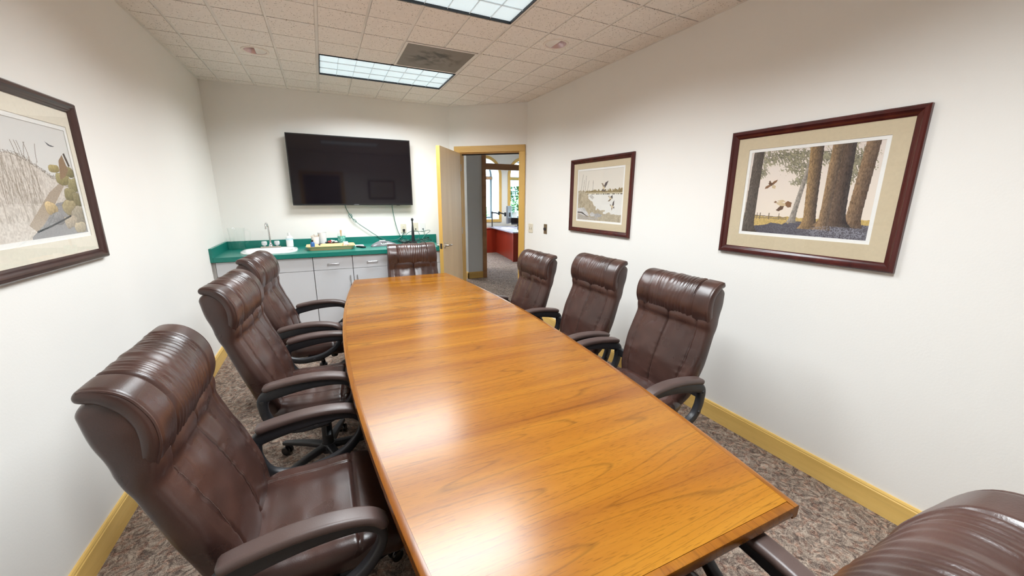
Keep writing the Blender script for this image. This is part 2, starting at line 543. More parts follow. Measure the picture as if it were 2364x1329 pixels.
def plate(name, outer, holes, z0, z1, mat, parent=None, mtx=None):
    """flat plate with holes: outlines in 2D, extruded z0..z1"""
    bm = bmesh.new()
    es = []
    for lp in [outer] + holes:
        vv = [bm.verts.new((p[0], p[1], z0)) for p in lp]
        for i in range(len(vv)):
            es.append(bm.edges.new((vv[i], vv[(i + 1) % len(vv)])))
    bmesh.ops.triangle_fill(bm, use_beauty=True, use_dissolve=False, edges=es)
    r = bmesh.ops.extrude_face_region(bm, geom=list(bm.faces))
    bmesh.ops.translate(bm, vec=(0, 0, z1 - z0), verts=[g for g in r['geom'] if isinstance(g, bmesh.types.BMVert)])
    if mtx is not None:
        bmesh.ops.transform(bm, matrix=mtx, verts=bm.verts)
    return from_bm(name, bm, mat, parent)

def copy_tree(o, parent=None):
    c = o.copy()
    COL.objects.link(c)
    c.parent = parent
    for ch in list(o.children):
        copy_tree(ch, c)
    return c

# ================================================================ the setting
XL, XR, YB, YR, ZC = -1.03, 2.43, 5.285, -1.30, 2.74
A = Vector((1.615, 5.285, 0)); B = Vector((2.43, 4.588, 0))
U = (B - A).normalized()
NR = Vector((U.y, -U.x, 0))            # towards the room
WANG = math.atan2(U.y, U.x)
TH = 0.12

def struct(o):
    o['kind'] = 'structure'
    return o

struct(box('floor', -1.3, 9.0, -1.5, 11.6, -0.08, 0.0, M['carpet']))
struct(box('wall_left', XL - TH, XL, YR - TH, YB + TH, 0, ZC + 0.1, M['wall']))
struct(box('wall_right', XR, XR + TH, YR - TH, 4.60, 0, ZC + 0.1, M['wall']))
struct(box('wall_back', XL, A.x, YB, YB + TH, 0, ZC + 0.1, M['wall']))
struct(box('wall_rear', XL, XR, YR - TH, YR, 0, ZC + 0.1, M['wall']))
WLEN = (B - A).length
S0, S1, DH = 0.135, 0.985, 2.165       # rough opening of the doorway
wm = Matrix.Translation(A) @ Matrix.Rotation(WANG, 4, 'Z')
plate('wall_angled', [(0, 0), (S0, 0), (S0, DH), (S1, DH), (S1, 0), (WLEN + 0.09, 0), (WLEN + 0.09, ZC + 0.1), (0, ZC + 0.1)], [],
      -TH, 0, M['wall'], None, wm @ Matrix.Rotation(PI / 2, 4, 'X'))
bpy.data.objects['wall_angled'].name = 'wall_angled'
struct(bpy.data.objects['wall_angled'])

# skirting boards
def baseboard(name, pts, mat, parent=None):
    prof = [(0, 0), (0.016, 0), (0.016, 0.112), (0.013, 0.116), (0.013, 0.122), (0.009, 0.13), (0, 0.13)]
    bm = bmesh.new()
    (x0, y0), (x1, y1), nrm = pts
    a = [bm.verts.new((x0 + nrm[0] * p, y0 + nrm[1] * p, z)) for p, z in prof]
    b = [bm.verts.new((x1 + nrm[0] * p, y1 + nrm[1] * p, z)) for p, z in prof]
    for i in range(len(prof)):
        j = (i + 1) % len(prof)
        bm.faces.new((a[i], a[j], b[j], b[i]))
    bm.faces.new(a); bm.faces.new(b[::-1])
    return from_bm(name, bm, mat, parent)
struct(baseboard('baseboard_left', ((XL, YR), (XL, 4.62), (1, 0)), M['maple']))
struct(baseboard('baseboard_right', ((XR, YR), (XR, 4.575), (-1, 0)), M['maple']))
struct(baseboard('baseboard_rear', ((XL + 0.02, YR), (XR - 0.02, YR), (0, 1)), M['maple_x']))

# ------------------------------------------------ ceiling: slab, grid, tiles
CS = 0.305
GX, GY = 0.08, 3.93
LIGHTS = [(0.08, 1.30, 3.93, 4.54), (0.08, 1.30, 2.10, 2.71), (0.08, 1.30, 0.27, 0.88)]
VENT = (0.69, 1.30, 3.32, 3.93)
DOWN = [(-0.3775, 4.0825), (1.7575, 2.8625)]
def rect_loop(r, m=0.0):
    return [(r[0] + m, r[2] + m), (r[1] - m, r[2] + m), (r[1] - m, r[3] - m), (r[0] + m, r[3] - m)]
ceil = struct(plate('ceiling', [(XL, YR), (XR, YR), (XR, B.y), (A.x, A.y), (XL, YB)],
                    [rect_loop(r, 0.012) for r in LIGHTS] +
                    [[(d[0] + 0.09 * math.cos(2 * PI * k / 32), d[1] + 0.09 * math.sin(2 * PI * k / 32)) for k in range(32)] for d in DOWN],
                    ZC + 0.012, ZC + 0.10, M['plenum']))
def lines(g, lo, hi, step):
    k = math.ceil((lo - g) / step - 1e-6)
    out = []
    while g + k * step < hi - 1e-6:
        out.append((k, g + k * step)); k += 1
    return out
xs = lines(GX, XL + 0.01, XR - 0.01, CS)
ys = lines(GY, YR + 0.01, YB - 0.01, CS)
xe = [(None, XL)] + xs + [(None, XR)]
ye = [(None, YR)] + ys + [(None, YB)]
def is_tee(k):
    return k is None or k % 2 == 0
def hits(c, r):
    return r[0] < c[0] < r[1] and r[2] < c[1] < r[3]
GAPT, GAPS = 0.0115, 0.004
mesh_cache = {}
for i in range(len(xe) - 1):
    for j in range(len(ye) - 1):
        x0 = xe[i][1] + (0.004 if xe[i][0] is None else (GAPT if is_tee(xe[i][0]) else GAPT * 0.8))
        x1 = xe[i + 1][1] - (0.004 if xe[i + 1][0] is None else (GAPT if is_tee(xe[i + 1][0]) else GAPT * 0.8))
        y0 = ye[j][1] + (0.004 if ye[j][0] is None else (0.0060 if is_tee(ye[j][0]) else 0.0042))
        y1 = ye[j + 1][1] - (0.004 if ye[j + 1][0] is None else (0.0060 if is_tee(ye[j + 1][0]) else 0.0042))
        cx, cy = (x0 + x1) / 2, (y0 + y1) / 2
        if any(hits((cx, cy), r) for r in LIGHTS + [VENT]): continue
        if x1 - x0 < 0.02 or y1 - y0 < 0.02: continue
        dn = [d for d in DOWN if x0 < d[0] < x1 and y0 < d[1] < y1]
        if dn:
            d = dn[0]
            ring = [(d[0] + 0.086 * math.cos(2 * PI * k / 40), d[1] + 0.086 * math.sin(2 * PI * k / 40)) for k in range(40)]
            plate('ceiling_tile', [(x0, y0), (x1, y0), (x1, y1), (x0, y1)], [ring], ZC, ZC + 0.012, M['tile'], ceil)
            continue
        def sd(p): return (Vector((p[0], p[1], 0)) - A).dot(NR)
        ds = [sd(p) for p in ((x0, y0), (x1, y0), (x1, y1), (x0, y1))]
        corner = cx > A.x - 0.3 and cy > B.y - 0.3
        if corner and max(ds) <= 0.004: continue
        key = (round(x1 - x0, 4), round(y1 - y0, 4))
        if corner and min(ds) < 0.004:
            bm = bmesh.new()
            add_box(bm, x0, x1, y0, y1, ZC, ZC + 0.012)
            g = bm.verts[:] + bm.edges[:] + bm.faces[:]
            bmesh.ops.bisect_plane(bm, geom=g, plane_co=A + NR * 0.004, plane_no=-NR, clear_outer=True)
            bmesh.ops.holes_fill(bm, edges=[e for e in bm.edges if e.is_boundary])
            from_bm('ceiling_tile', bm, M['tile'], ceil)
            continue
        if key not in mesh_cache:
            bm = bmesh.new()
            hw, hh = key[0] / 2, key[1] / 2
            add_box(bm, -hw, hw, -hh, hh, 0.0, 0.012)
            me = bpy.data.meshes.new('ceiling_tile'); bm.to_mesh(me); bm.free()
            me.materials.append(M['tile'])
            mesh_cache[key] = me
        o = bpy.data.objects.new('ceiling_tile', mesh_cache[key])
        o.location = (cx, cy, ZC)
        link(o, ceil)
# grid tees: flush metal strips seen between the panels
for k, x in xs:
    if True:
        segs = [(YR, YB)] if x < A.x else [(YR, A.y + (x - A.x) * U.y / U.x - 0.01)]
        for r in LIGHTS + [VENT]:
            if r[0] + 0.02 < x < r[1] - 0.02:
                ns = []
                for a, b in segs:
                    if r[3] <= a or r[2] >= b:
                        ns.append((a, b)); continue
                    if r[2] > a: ns.append((a, r[2]))
                    if r[3] < b: ns.append((r[3], b))
                segs = ns
        for a, b in segs:
            if b - a > 0.02:
                tw = 0.0105 if is_tee(k) else 0.0078
                box('ceiling_tee', x - tw, x + tw, a + 0.001, b - 0.001, ZC + 0.0045, ZC + 0.0125, M['tee'], ceil)
# wall angle moulding
box('edge_moulding', XL, XL + 0.018, YR, YB, ZC - 0.002, ZC + 0.010, M['tee'], ceil)
box('edge_moulding', XR - 0.018, XR, YR, B.y, ZC - 0.002, ZC + 0.010, M['tee'], ceil)
box('edge_moulding', XL, A.x, YB - 0.018, YB, ZC - 0.002, ZC + 0.010, M['tee'], ceil)

# ------------------------------------------------ troffer lights
LBL = ['recessed ceiling light panel with white louver beside the stained air vent, towards the television wall',
       'recessed ceiling light panel cut by the top edge of the photo',
       'recessed ceiling light panel over the near end of the table',
       'added unseen fill light panel above the red desk in the office beyond the doorway',
       'added unseen fill light panel in the office ceiling farthest right of the red desk',
       'added unseen fill light panel in the hall left of the grey pier']
def troffer(idx, r, ZC=ZC, watt=LAMP_W):
    x0, x1, y0, y1 = r
    cx, cy = (x0 + x1) / 2, (y0 + y1) / 2
    t = empty('ceiling_light', (cx, cy, ZC))
    tag(t, LBL[idx], 'ceiling light', 'recessed ceiling light panels')
    hx, hy = (x1 - x0) / 2 - 0.012, (y1 - y0) / 2 - 0.010
    bm = bmesh.new()
    f = 0.007
    add_box(bm, -hx, hx, -hy, -hy + f, -0.003, 0.075)
    add_box(bm, -hx, hx, hy - f, hy, -0.003, 0.075)
    add_box(bm, -hx, -hx + f, -hy + f, hy - f, -0.003, 0.075)
    add_box(bm, hx - f, hx, -hy + f, hy - f, -0.003, 0.075)
    from_bm('housing', bm, M['lampframe'], t)
    ix, iy = hx - f, hy - f
    box('diffuser', -ix, ix, -iy, iy, 0.012, 0.040, M['lamp'], t)
    for k in range(1, 8):
        x = -ix + 2 * ix * k / 8
        box('louver_blade', x - 0.0012, x + 0.0012, -iy, iy, 0.004, 0.012, M['louver'], t)
    for k in range(1, 3):
        y = -iy + 2 * iy * k / 3
        box('louver_blade', -ix, ix, y - 0.0012, y + 0.0012, 0.0035, 0.0118, M['louver'], t)
    ld = bpy.data.lights.new('troffer_lamp', 'AREA')
    ld.shape = 'RECTANGLE'; ld.size = 2 * ix - 0.02; ld.size_y = 2 * iy - 0.02
    ld.energy = watt
    ld.color = (0.915, 0.97, 1.0)
    ld.spread = LAMP_SPREAD
    lo = bpy.data.objects.new('troffer_lamp', ld)
    lo.location = (0, 0, 0.001)
    link(lo, t)
for i, r in enumerate(LIGHTS):
    troffer(i, r)
ADDED_FILL_LIGHTS = [(4.0, 5.2, 8.9, 9.5), (5.6, 6.8, 8.9, 9.5), (1.6, 2.3, 8.5, 9.1)]  # unseen lamps added to brighten the office and the left pier face
for i, r in enumerate(ADDED_FILL_LIGHTS):
    troffer(i + 3, r, 2.87, (38.0, 30.0, 60.0)[i])

# ------------------------------------------------ ceiling vent
vt = empty('ceiling_vent', ((VENT[0] + VENT[1]) / 2, (VENT[2] + VENT[3]) / 2, ZC))
tag(vt, 'square grey perforated ceiling air vent with black soot stains', 'air vent')
bm = bmesh.new()
hv = 0.295
for a in ((-hv, hv, -hv, -hv + 0.018), (-hv, hv, hv - 0.018, hv), (-hv, -hv + 0.018, -hv + 0.018, hv - 0.018), (hv - 0.018, hv, -hv + 0.018, hv - 0.018)):
    add_box(bm, a[0], a[1], a[2], a[3], -0.002, 0.010)
from_bm('frame', bm, M['tee'], vt)
box('perforated_plate', -0.277, 0.277, -0.277, 0.277, 0.001, 0.009, M['vent'], vt)

# ------------------------------------------------ recessed downlights
for k, (x, y) in enumerate(DOWN):
    t = empty('recessed_downlight', (x, y, ZC))
    tag(t, ['round recessed downlight in the ceiling near the left wall', 'round recessed downlight in the ceiling near the right wall'][k], 'downlight', 'round recessed downlights')
    lathe('trim_ring', [(0.080, 0.0), (0.082, -0.004), (0.098, -0.004), (0.100, 0.0)], M['downlight'], t, 48)
    lathe('reflector_cone', [(0.083, -0.002), (0.074, 0.012), (0.060, 0.040), (0.050, 0.075), (0.047, 0.075), (0.057, 0.04), (0.071, 0.012), (0.080, -0.003)], M['pinkreflector'], t, 48)
    lathe('bulb', [(0.0001, 0.030), (0.030, 0.034), (0.044, 0.046), (0.048, 0.06), (0.03, 0.07), (0.0001, 0.072)], M['white'], t, 32)
    hs = [(0.0795 * math.cos(a), 0.0795 * math.sin(a)) for a in [(-PI / 2 + PI * q / 20) if k == 0 else (PI / 2 + PI * q / 20) for q in range(21)]]
    plate('scoop_shield', hs, [], -0.001, 0.004, M['tee'], t)
    # can body
    lathe('can', [(0.0001, 0.076), (0.052, 0.076), (0.052, 0.079), (0.0001, 0.079)], M['pinkreflector'], t, 24)

# ------------------------------------------------ doorway, casing, open door leaf
jm = wm                                    # local: x along wall, y = away from room, z up
tr1 = struct(empty('trim_1'))
tr1.matrix_world = wm
def tbox(name, x0, x1, y0, y1, z0, z1, mat, parent, bev=0.003):
    return box(name, x0, x1, y0, y1, z0, z1, mat, parent, bev)
CW = 0.082
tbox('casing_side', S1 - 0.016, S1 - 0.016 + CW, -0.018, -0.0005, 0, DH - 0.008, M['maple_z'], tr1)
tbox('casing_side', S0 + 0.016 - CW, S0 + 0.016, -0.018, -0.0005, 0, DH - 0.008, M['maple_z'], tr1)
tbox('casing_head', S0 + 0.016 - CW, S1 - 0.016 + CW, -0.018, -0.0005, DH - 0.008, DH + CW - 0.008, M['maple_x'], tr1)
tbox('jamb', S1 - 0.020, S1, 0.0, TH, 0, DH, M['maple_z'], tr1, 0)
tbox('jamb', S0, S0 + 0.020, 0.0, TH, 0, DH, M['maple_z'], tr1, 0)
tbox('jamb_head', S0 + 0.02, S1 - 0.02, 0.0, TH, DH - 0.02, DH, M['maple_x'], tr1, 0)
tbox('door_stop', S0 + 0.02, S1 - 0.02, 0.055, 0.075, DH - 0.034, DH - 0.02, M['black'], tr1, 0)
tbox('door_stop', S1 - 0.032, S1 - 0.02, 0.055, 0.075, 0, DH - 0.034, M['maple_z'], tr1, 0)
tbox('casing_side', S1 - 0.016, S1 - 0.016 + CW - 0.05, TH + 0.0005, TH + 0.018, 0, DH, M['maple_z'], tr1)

H = A + U * 0.160 + NR * 0.022
DD = (Vector((1.257, 4.50, 0)) - Vector((H.x, H.y, 0))).normalized()
leaf = struct(empty('door_1'))
ang = math.atan2(DD.y, DD.x)
leaf.location = (H.x, H.y, 0)
leaf.rotation_euler = (0, 0, ang)
# local: x from hinge to free edge, -y... visible face is on +y side
LW, LT, LH = 0.81, 0.044, 2.150
box('door_panel', 0, LW - 0.004, -LT, 0, 0.012, LH, M['door'], leaf, 0.001)
box('edge_strip', LW - 0.004, LW, -LT, 0, 0.012, LH, M['maple_z'], leaf, 0.0008)
def lever(sgn):
    y0 = 0.0 if sgn > 0 else -LT
    hp = bpy.data.objects.new('door_handle', None)
    hx, hz = LW - 0.065, 1.005
    vs, fs = lathe_data([(0.0001, 0.0), (0.034, 0.0), (0.034, 0.006), (0.026, 0.012), (0.013, 0.014), (0.0115, 0.05), (0.0001, 0.052)], 28)
    R = Matrix.Translation((hx, y0, hz)) @ Matrix.Rotation(-sgn * PI / 2, 4, 'X')
    vs = [R @ Vector(v) for v in vs]
    path = smooth_path([(hx, y0 + sgn * 0.048, hz), (hx - 0.03, y0 + sgn * 0.055, hz), (hx - 0.075, y0 + sgn * 0.056, hz - 0.001), (hx - 0.118, y0 + sgn * 0.050, hz - 0.004)], 5)
    v2, f2 = sweep_data(path, circ(0.0105, 10), Vector((0, 0, 1)))
    v, f = join_data([(vs, fs), (v2, f2)])
    return from_data('door_handle', v, f, M['nickel'], leaf)
lever(1); lever(-1)
box('latch_plate', LW - 0.001, LW + 0.002, -LT + 0.009, -0.009, 0.972, 1.036, M['nickel'], leaf)
for hz in (0.25, 1.08, 1.92):
    from_data('hinge', *lathe_data([(0.0001, 0), (0.007, 0), (0.007, 0.09), (0.0001, 0.09)], 12, (-0.008, 0.004, hz)), M['nickel'], leaf)

# ------------------------------------------------ hall and office beyond the door
struct(box('wall_hall_pier', 2.495, 2.80, 7.13, 8.30, 0, 2.87, M['wall_grey']))
bp = struct(empty('baseboard_pier'))
baseboard('baseboard_board', ((2.479, 7.13), (2.80, 7.13), (0, -1)), M['maple_x'], bp)
baseboard('baseboard_board', ((2.495, 7.114), (2.495, 8.30), (-1, 0)), M['maple'], bp)
tr2 = struct(empty('trim_2'))
box('post', 2.80, 2.872, 7.08, 7.24, 0, 2.87, M['brown_wood'], tr2, 0.003)
box('header', 2.872, 6.0, 7.09, 7.21, 2.105, 2.215, M['brown_wood'], tr2, 0.003)
struct(box('wall_hall_left', 1.38, 1.50, 5.41, 10.8, 0, 2.87, M['wall_white']))
struct(box('wall_office_right', 7.2, 7.32, 4.0, 10.8, 0, 2.87, M['wall_white']))
struct(box('wall_hall_near', XR + TH, 7.32, 3.90, 4.0, 0, 2.87, M['wall_white']))
struct(box('wall_hall_stub', 1.38, 1.50, YB + TH, 5.41, 0, 2.87, M['wall_white']))
struct(plate('ceiling_office', [(1.38, YB + TH + 0.01), (1.66, YB + TH + 0.01), (2.56, 4.68), (2.56, 3.9), (7.32, 3.9), (7.32, 10.8), (1.38, 10.8)], [rect_loop(r, 0.012) for r in ADDED_FILL_LIGHTS], 2.87, 2.95, M['sofft']))
struct(box('light_leak_slab', -1.4, 7.6, -1.6, 11.45, 3.0, 3.1, M['concrete']))  # unseen slab added over the ceilings to stop sunlight leaking in
YW = 10.8
def arch(xc, r, z0, zs, n=24, grow=0.0):
    rr = r + grow
    pts = [(xc - rr, z0 - grow), (xc + rr, z0 - grow), (xc + rr, zs)]
    for k in range(1, n):
        a = PI * k / n
        pts.append((xc + rr * math.cos(a), zs + rr * math.sin(a)))
    pts.append((xc - rr, zs))
    return pts
WIN = [(4.33, 0.45), (5.61, 0.45), (3.05, 0.45), (6.75, 0.36)]
Z0, ZS = 0.95, 2.235
xz = Matrix.Translation((0, YW, 0)) @ Matrix.Rotation(PI / 2, 4, 'X')   # (x, z, depth) -> world, depth runs towards -y
plate('wall_window_side', [(1.2, 0), (7.5, 0), (7.5, 3.0), (1.2, 3.0)], [arch(x, r, Z0, ZS) for x, r in WIN], -0.62, 0.0, M['wall_white'], None, xz)
struct(bpy.data.objects['wall_window_side'])
for k, (x, r) in enumerate(WIN[:2]):
    wroot = struct(empty('window_%d' % (k + 1), (x, YW, 0)))
    loc = Matrix.Rotation(PI / 2, 4, 'X')
    plate('trim_frame', arch(0, r, Z0, ZS, 24, 0.085), [arch(0, r, Z0, ZS)], 0.0005, 0.02, M['maple_z'], wroot, loc)
    plate('sash', arch(0, r - 0.002, Z0 + 0.002, ZS), [[(-r + 0.05, Z0 + 0.05), (r - 0.05, Z0 + 0.05), (r - 0.05, 2.12), (-r + 0.05, 2.12)],
          arch(0, r - 0.05, 2.22, ZS + 0.03)], -0.60, -0.55, M['sash'], wroot, loc)
    box('transom_bar', -r + 0.003, r - 0.003, 0.50, 0.548, 2.13, 2.205, M['brown_wood'] if k == 0 else M['maple_x'], wroot)
    plate('pane', [(-r + 0.05, Z0 + 0.05), (r - 0.05, Z0 + 0.05), (r - 0.05, 2.12), (-r + 0.05, 2.12)], [], -0.577, -0.573, M['window_glass'], wroot, loc)
    plate('pane', arch(0, r - 0.05, 2.22, ZS + 0.03), [], -0.577, -0.573, M['window_glass'], wroot, loc)

# ---- outside the windows
struct(box('ground_outside', -20, 60, 11.6, 60, -0.5, -0.4, M['concrete']))
fb = empty('building', (14.0, 27.0, -0.4))
tag(fb, 'pale stucco building with tall windows, outside the office windows', 'building')
box('facade_wall', -12, 12, 0, 4, 0, 9.0, M['facade'], fb)
for i in range(8):
    for j in range(2):
        wf = box('window', -10.6 + i * 2.9, -9.0 + i * 2.9, -0.08, 0.02, 0.9 + j * 4.2, 3.9 + j * 4.2, M['sash'], fb)
        box('pane', -10.5 + i * 2.9, -9.1 + i * 2.9, -0.10, -0.07, 1.0 + j * 4.2, 3.8 + j * 4.2, M['facade_glass'], wf)
box('cornice', -12.2, 12.2, -0.35, 0.0, 8.5, 9.0, M['facade'], fb)

def leafy(name, n, spread, h0, h1, size, mat, parent, seed):
    rnd = random.Random(seed)
    vs, fs = [], []
    for k in range(n):
        a = rnd.uniform(0, 2 * PI); rr = spread * math.sqrt(rnd.random())
        z = rnd.uniform(h0, h1)
        t = (z - h0) / (h1 - h0)
        rr *= 0.55 + 0.9 * math.sin(PI * min(1, t * 0.8 + 0.15))
        c = Vector((rr * math.cos(a), rr * math.sin(a), z))
        d = Vector((math.cos(a + rnd.uniform(-.8, .8)), math.sin(a + rnd.uniform(-.8, .8)), rnd.uniform(-.5, .7))).normalized()
        s = d.orthogonal().normalized()
        s = Matrix.Rotation(rnd.uniform(0, PI), 3, d) @ s
        l = size * rnd.uniform(0.7, 1.3)
        nrm = d.cross(s)
        o = len(vs)
        vs += [c, c + d * l * .5 + s * l * .24 + nrm * l * 0.05, c + d * l, c + d * l * .5 - s * l * .24 + nrm * l * 0.05]
        fs += [(o, o + 1, o + 2), (o, o + 2, o + 3)]
    return from_data(name, vs, fs, mat, parent, False)

for k, (x, y, h, s) in enumerate([(9.6, 17.5, 2.2, 0.9), (13.2, 20.0, 3.2, 1.3), (6.9, 18.5, 1.5, 0.7)]):
    sh = empty('garden_shrub', (x, y, -0.4))
    tag(sh, ['bushy green shrub outside the window behind the potted plant', 'tall green shrub outside near the pale building', 'small green shrub outside the window beside the monitor arm'][k], 'shrub', 'shrubs outside')
    f_ = leafy('foliage', 1500, s, 0.3, h, 0.20, M['leaf2'], sh, 40 + k)
    f_['kind'] = 'stuff'
    sweep('stem', [(0, 0, 0), (0.05, 0, h * .3), (0, 0.05, h * 0.7)], circ(0.05), M['bark'], sh, Vector((1, 0, 0)))

# ---- office desk with its things
dk = empty('office_desk', (4.25, 8.62, 0))
tag(dk, 'cherry red office desk with pale grey top seen through the doorway', 'desk')
def prism(name, pts, z0, z1, mat, parent):
    return plate(name, pts, [], z0, z1, mat, parent)
prism('desk_top', [(-0.08, -0.06), (0.14, 2.03), (1.30, 2.03), (1.30, -0.06)], 0.72, 0.75, M['desktop'], dk)
prism('side_panel', [(0.0, 0.06), (0.29, 1.84), (0.33, 1.84), (0.04, 0.06)], 0.0, 0.72, M['cherry'], dk)
box('end_panel', -0.04, 0.72, 0.0, 0.05, 0, 0.72, M['cherry'], dk, 0.002)
box('end_panel', 0.72, 1.28, 0.0, 0.05, 0, 0.72, M['cherry'], dk, 0.002)
box('back_panel', -0.35, 0.29, 1.80, 1.84, 0, 0.70, M['cherry'], dk, 0.002)
box('return_top', -0.40, 0.10, 1.78, 2.03, 0.70, 0.719, M['cherry'], dk, 0.002)

ma = empty('monitor_arm', (4.41, 10.45, 0.75))
tag(ma, 'black jointed monitor arm clamped to the edge of the red desk', 'monitor arm')
box('clamp', -0.03, 0.03, -0.04, 0.04, -0.06, 0.008, M['black'], ma, 0.003)
lathe('pole', [(0.0001, 0.008), (0.016, 0.008), (0.016, 0.44), (0.0001, 0.445)], M['black'], ma, 14)
lathe('collar', [(0.0001, 0.385), (0.028, 0.385), (0.028, 0.43), (0.0001, 0.43)], M['black'], ma, 16)
sweep('upper_arm', [(0.0, 0, 0.41), (0.12, -0.01, 0.40), (0.22, -0.02, 0.37)], rrect(0.035, 0.03, 0.008), M['black'], ma, Vector((0, 0, 1)))
sweep('fore_arm', [(0.20, -0.02, 0.42), (0.28, -0.03, 0.39), (0.40, -0.04, 0.36)], rrect(0.035, 0.03, 0.008), M['black'], ma, Vector((0, 0, 1)))
lathe('joint', [(0.0001, 0.34), (0.026, 0.34), (0.026, 0.44), (0.0001, 0.44)], M['black'], ma, 16, (0.21, -0.02, 0))
lathe('joint', [(0.0001, 0.30), (0.03, 0.30), (0.03, 0.41), (0.0001, 0.41)], M['black'], ma, 16, (0.40, -0.04, 0))

def monitor(loc, rz, w_, h_, z, label, stand):
    t = empty('computer_monitor', loc, rz)
    tag(t, label, 'monitor')
    box('casing', -w_ / 2, w_ / 2, -0.02, 0.025, z, z + h_, M['silver'] if not stand else M['blackgloss'], t, 0.006)
    box('screen', -w_ / 2 + 0.01, w_ / 2 - 0.01, 0.0255, 0.028, z + 0.012, z + h_ - 0.01, M['screen'], t)
    if stand:
        box('stand_neck', -0.03, 0.03, -0.05, -0.02, 0.01, z + 0.1, M['black'], t, 0.003)
        box('stand_base', -0.11, 0.11, -0.12, 0.06, 0.0, 0.012, M['black'], t, 0.003)
    else:
        box('mount_plate', -0.05, 0.05, -0.045, -0.02, z + h_ / 2 - 0.06, z + h_ / 2 + 0.06, M['black'], t, 0.003)
    return t
monitor((4.90, 10.33, 0.75), 0.90, 0.50, 0.50, 0.10, 'grey backed monitor held on the black monitor arm', False)
monitor((5.22, 10.36, 0.75), 2.6, 0.42, 0.20, 0.05, 'dark monitor on its own stand in front of the potted plant', True)
o = box('paper_stack', 4.48, 4.70, 9.55, 9.95, 0.7505, 0.762, M['paper'], None, 0.001)
tag(o, 'stack of white paper lying on the office desk', 'papers')
dp = empty('desk_phone', (4.72, 9.15, 0.75), 0.3)
tag(dp, 'dark desk telephone near the front of the red office desk', 'telephone')
box('phone_body', -0.09, 0.09, -0.08, 0.08, 0.0, 0.045, M['black'], dp, 0.01, 2)
box('handset', -0.085, -0.035, -0.09, 0.09, 0.0455, 0.075, M['blackgloss'], dp, 0.01, 2)

pp = empty('potted_plant', (5.45, 11.10, Z0))
tag(pp, 'leafy green plant in a white pot on the office window sill', 'plant')
lathe('pot', [(0.0001, 0.0), (0.085, 0.0), (0.11, 0.17), (0.115, 0.19), (0.10, 0.19), (0.095, 0.16), (0.0001, 0.16)], M['ceramic'], pp, 28)
lf = leafy('foliage', 420, 0.20, 0.22, 0.95, 0.10, M['leaf'], pp, 5)
lf['kind'] = 'stuff'
for k in range(5):
    a = k * 1.3
    sweep('stem', [(0, 0, 0.15), (0.05 * math.cos(a), 0.05 * math.sin(a), 0.45), (0.12 * math.cos(a), 0.12 * math.sin(a), 0.85)], circ(0.005, 6), M['leaf2'], pp)

# ---- wall behind the camera (mirrored in the television)
d2 = struct(empty('door_2', (0.05, YR, 0)))
box('door_panel', -0.44, 0.44, 0.0005, 0.03, 0.01, 2.14, M['darkdoor'], d2, 0.002)
kb2 = from_data('door_knob', *lathe_data([(0.0001, 0), (0.028, 0.0), (0.028, 0.03), (0.0001, 0.04)], 20, (0, 0, 0)), M['nickel'], d2)
kb2.location = (0.37, 0.03, 1.0); kb2.rotation_euler = (-PI / 2, 0, 0)
tr3 = struct(empty('trim_3', (0.05, YR, 0)))
box('casing_side', -0.53, -0.445, 0.0005, 0.018, 0, 2.15, M['maple_z'], tr3, 0.002)
box('casing_side', 0.445, 0.53, 0.0005, 0.018, 0, 2.15, M['maple_z'], tr3, 0.002)
box('casing_head', -0.53, 0.53, 0.0005, 0.018, 2.15, 2.235, M['maple_x'], tr3, 0.002)

# ================================================================ framed pictures
def inpoly(U_, V_, pts):
    ins = np.zeros(U_.shape, bool)
    n = len(pts)
    j = n - 1
    for i in range(n):
        xi, yi = pts[i]; xj, yj = pts[j]
        c = ((yi > V_) != (yj > V_)) & (U_ < (xj - xi) * (V_ - yi) / (yj - yi + 1e-12) + xi)
        ins ^= c
        j = i
    return ins

def vnoise(U_, V_, sx, sy, seed):
    r = np.random.RandomState(seed)
    g = r.rand(int(sy) + 3, int(sx) + 3)
    x = U_ * sx; y = V_ * sy
    x0 = np.clip(x.astype(int), 0, int(sx)); y0 = np.clip(y.astype(int), 0, int(sy))
    fx = x - x0; fy = y - y0
    fx = fx * fx * (3 - 2 * fx); fy = fy * fy * (3 - 2 * fy)
    return (g[y0, x0] * (1 - fx) * (1 - fy) + g[y0, x0 + 1] * fx * (1 - fy) + g[y0 + 1, x0] * (1 - fx) * fy + g[y0 + 1, x0 + 1] * fx * fy)

def s2l(r, g, b):
    f = lambda c: (c / 255.0 / 12.92) if c <= 10 else ((c / 255.0 + 0.055) / 1.055) ** 2.4
    return np.array([f(r), f(g), f(b)])

BRUSH = np.random.RandomState(99).rand(400, 400) * 0.34 + 0.83
def put(C_, mask, col, k=1.0):
    br = BRUSH[:C_.shape[0], :C_.shape[1]][mask][:, None]
    C_[mask] = C_[mask] * (1 - k) + np.asarray(col) * br * k

def bird(C_, U_, V_, cx, cy, s, parts, asp):
    for pts, col in parts:
        pp_ = [(cx + x * s / asp, cy + y * s) for x, y in pts]
        put(C_, inpoly(U_, V_, pp_), col)

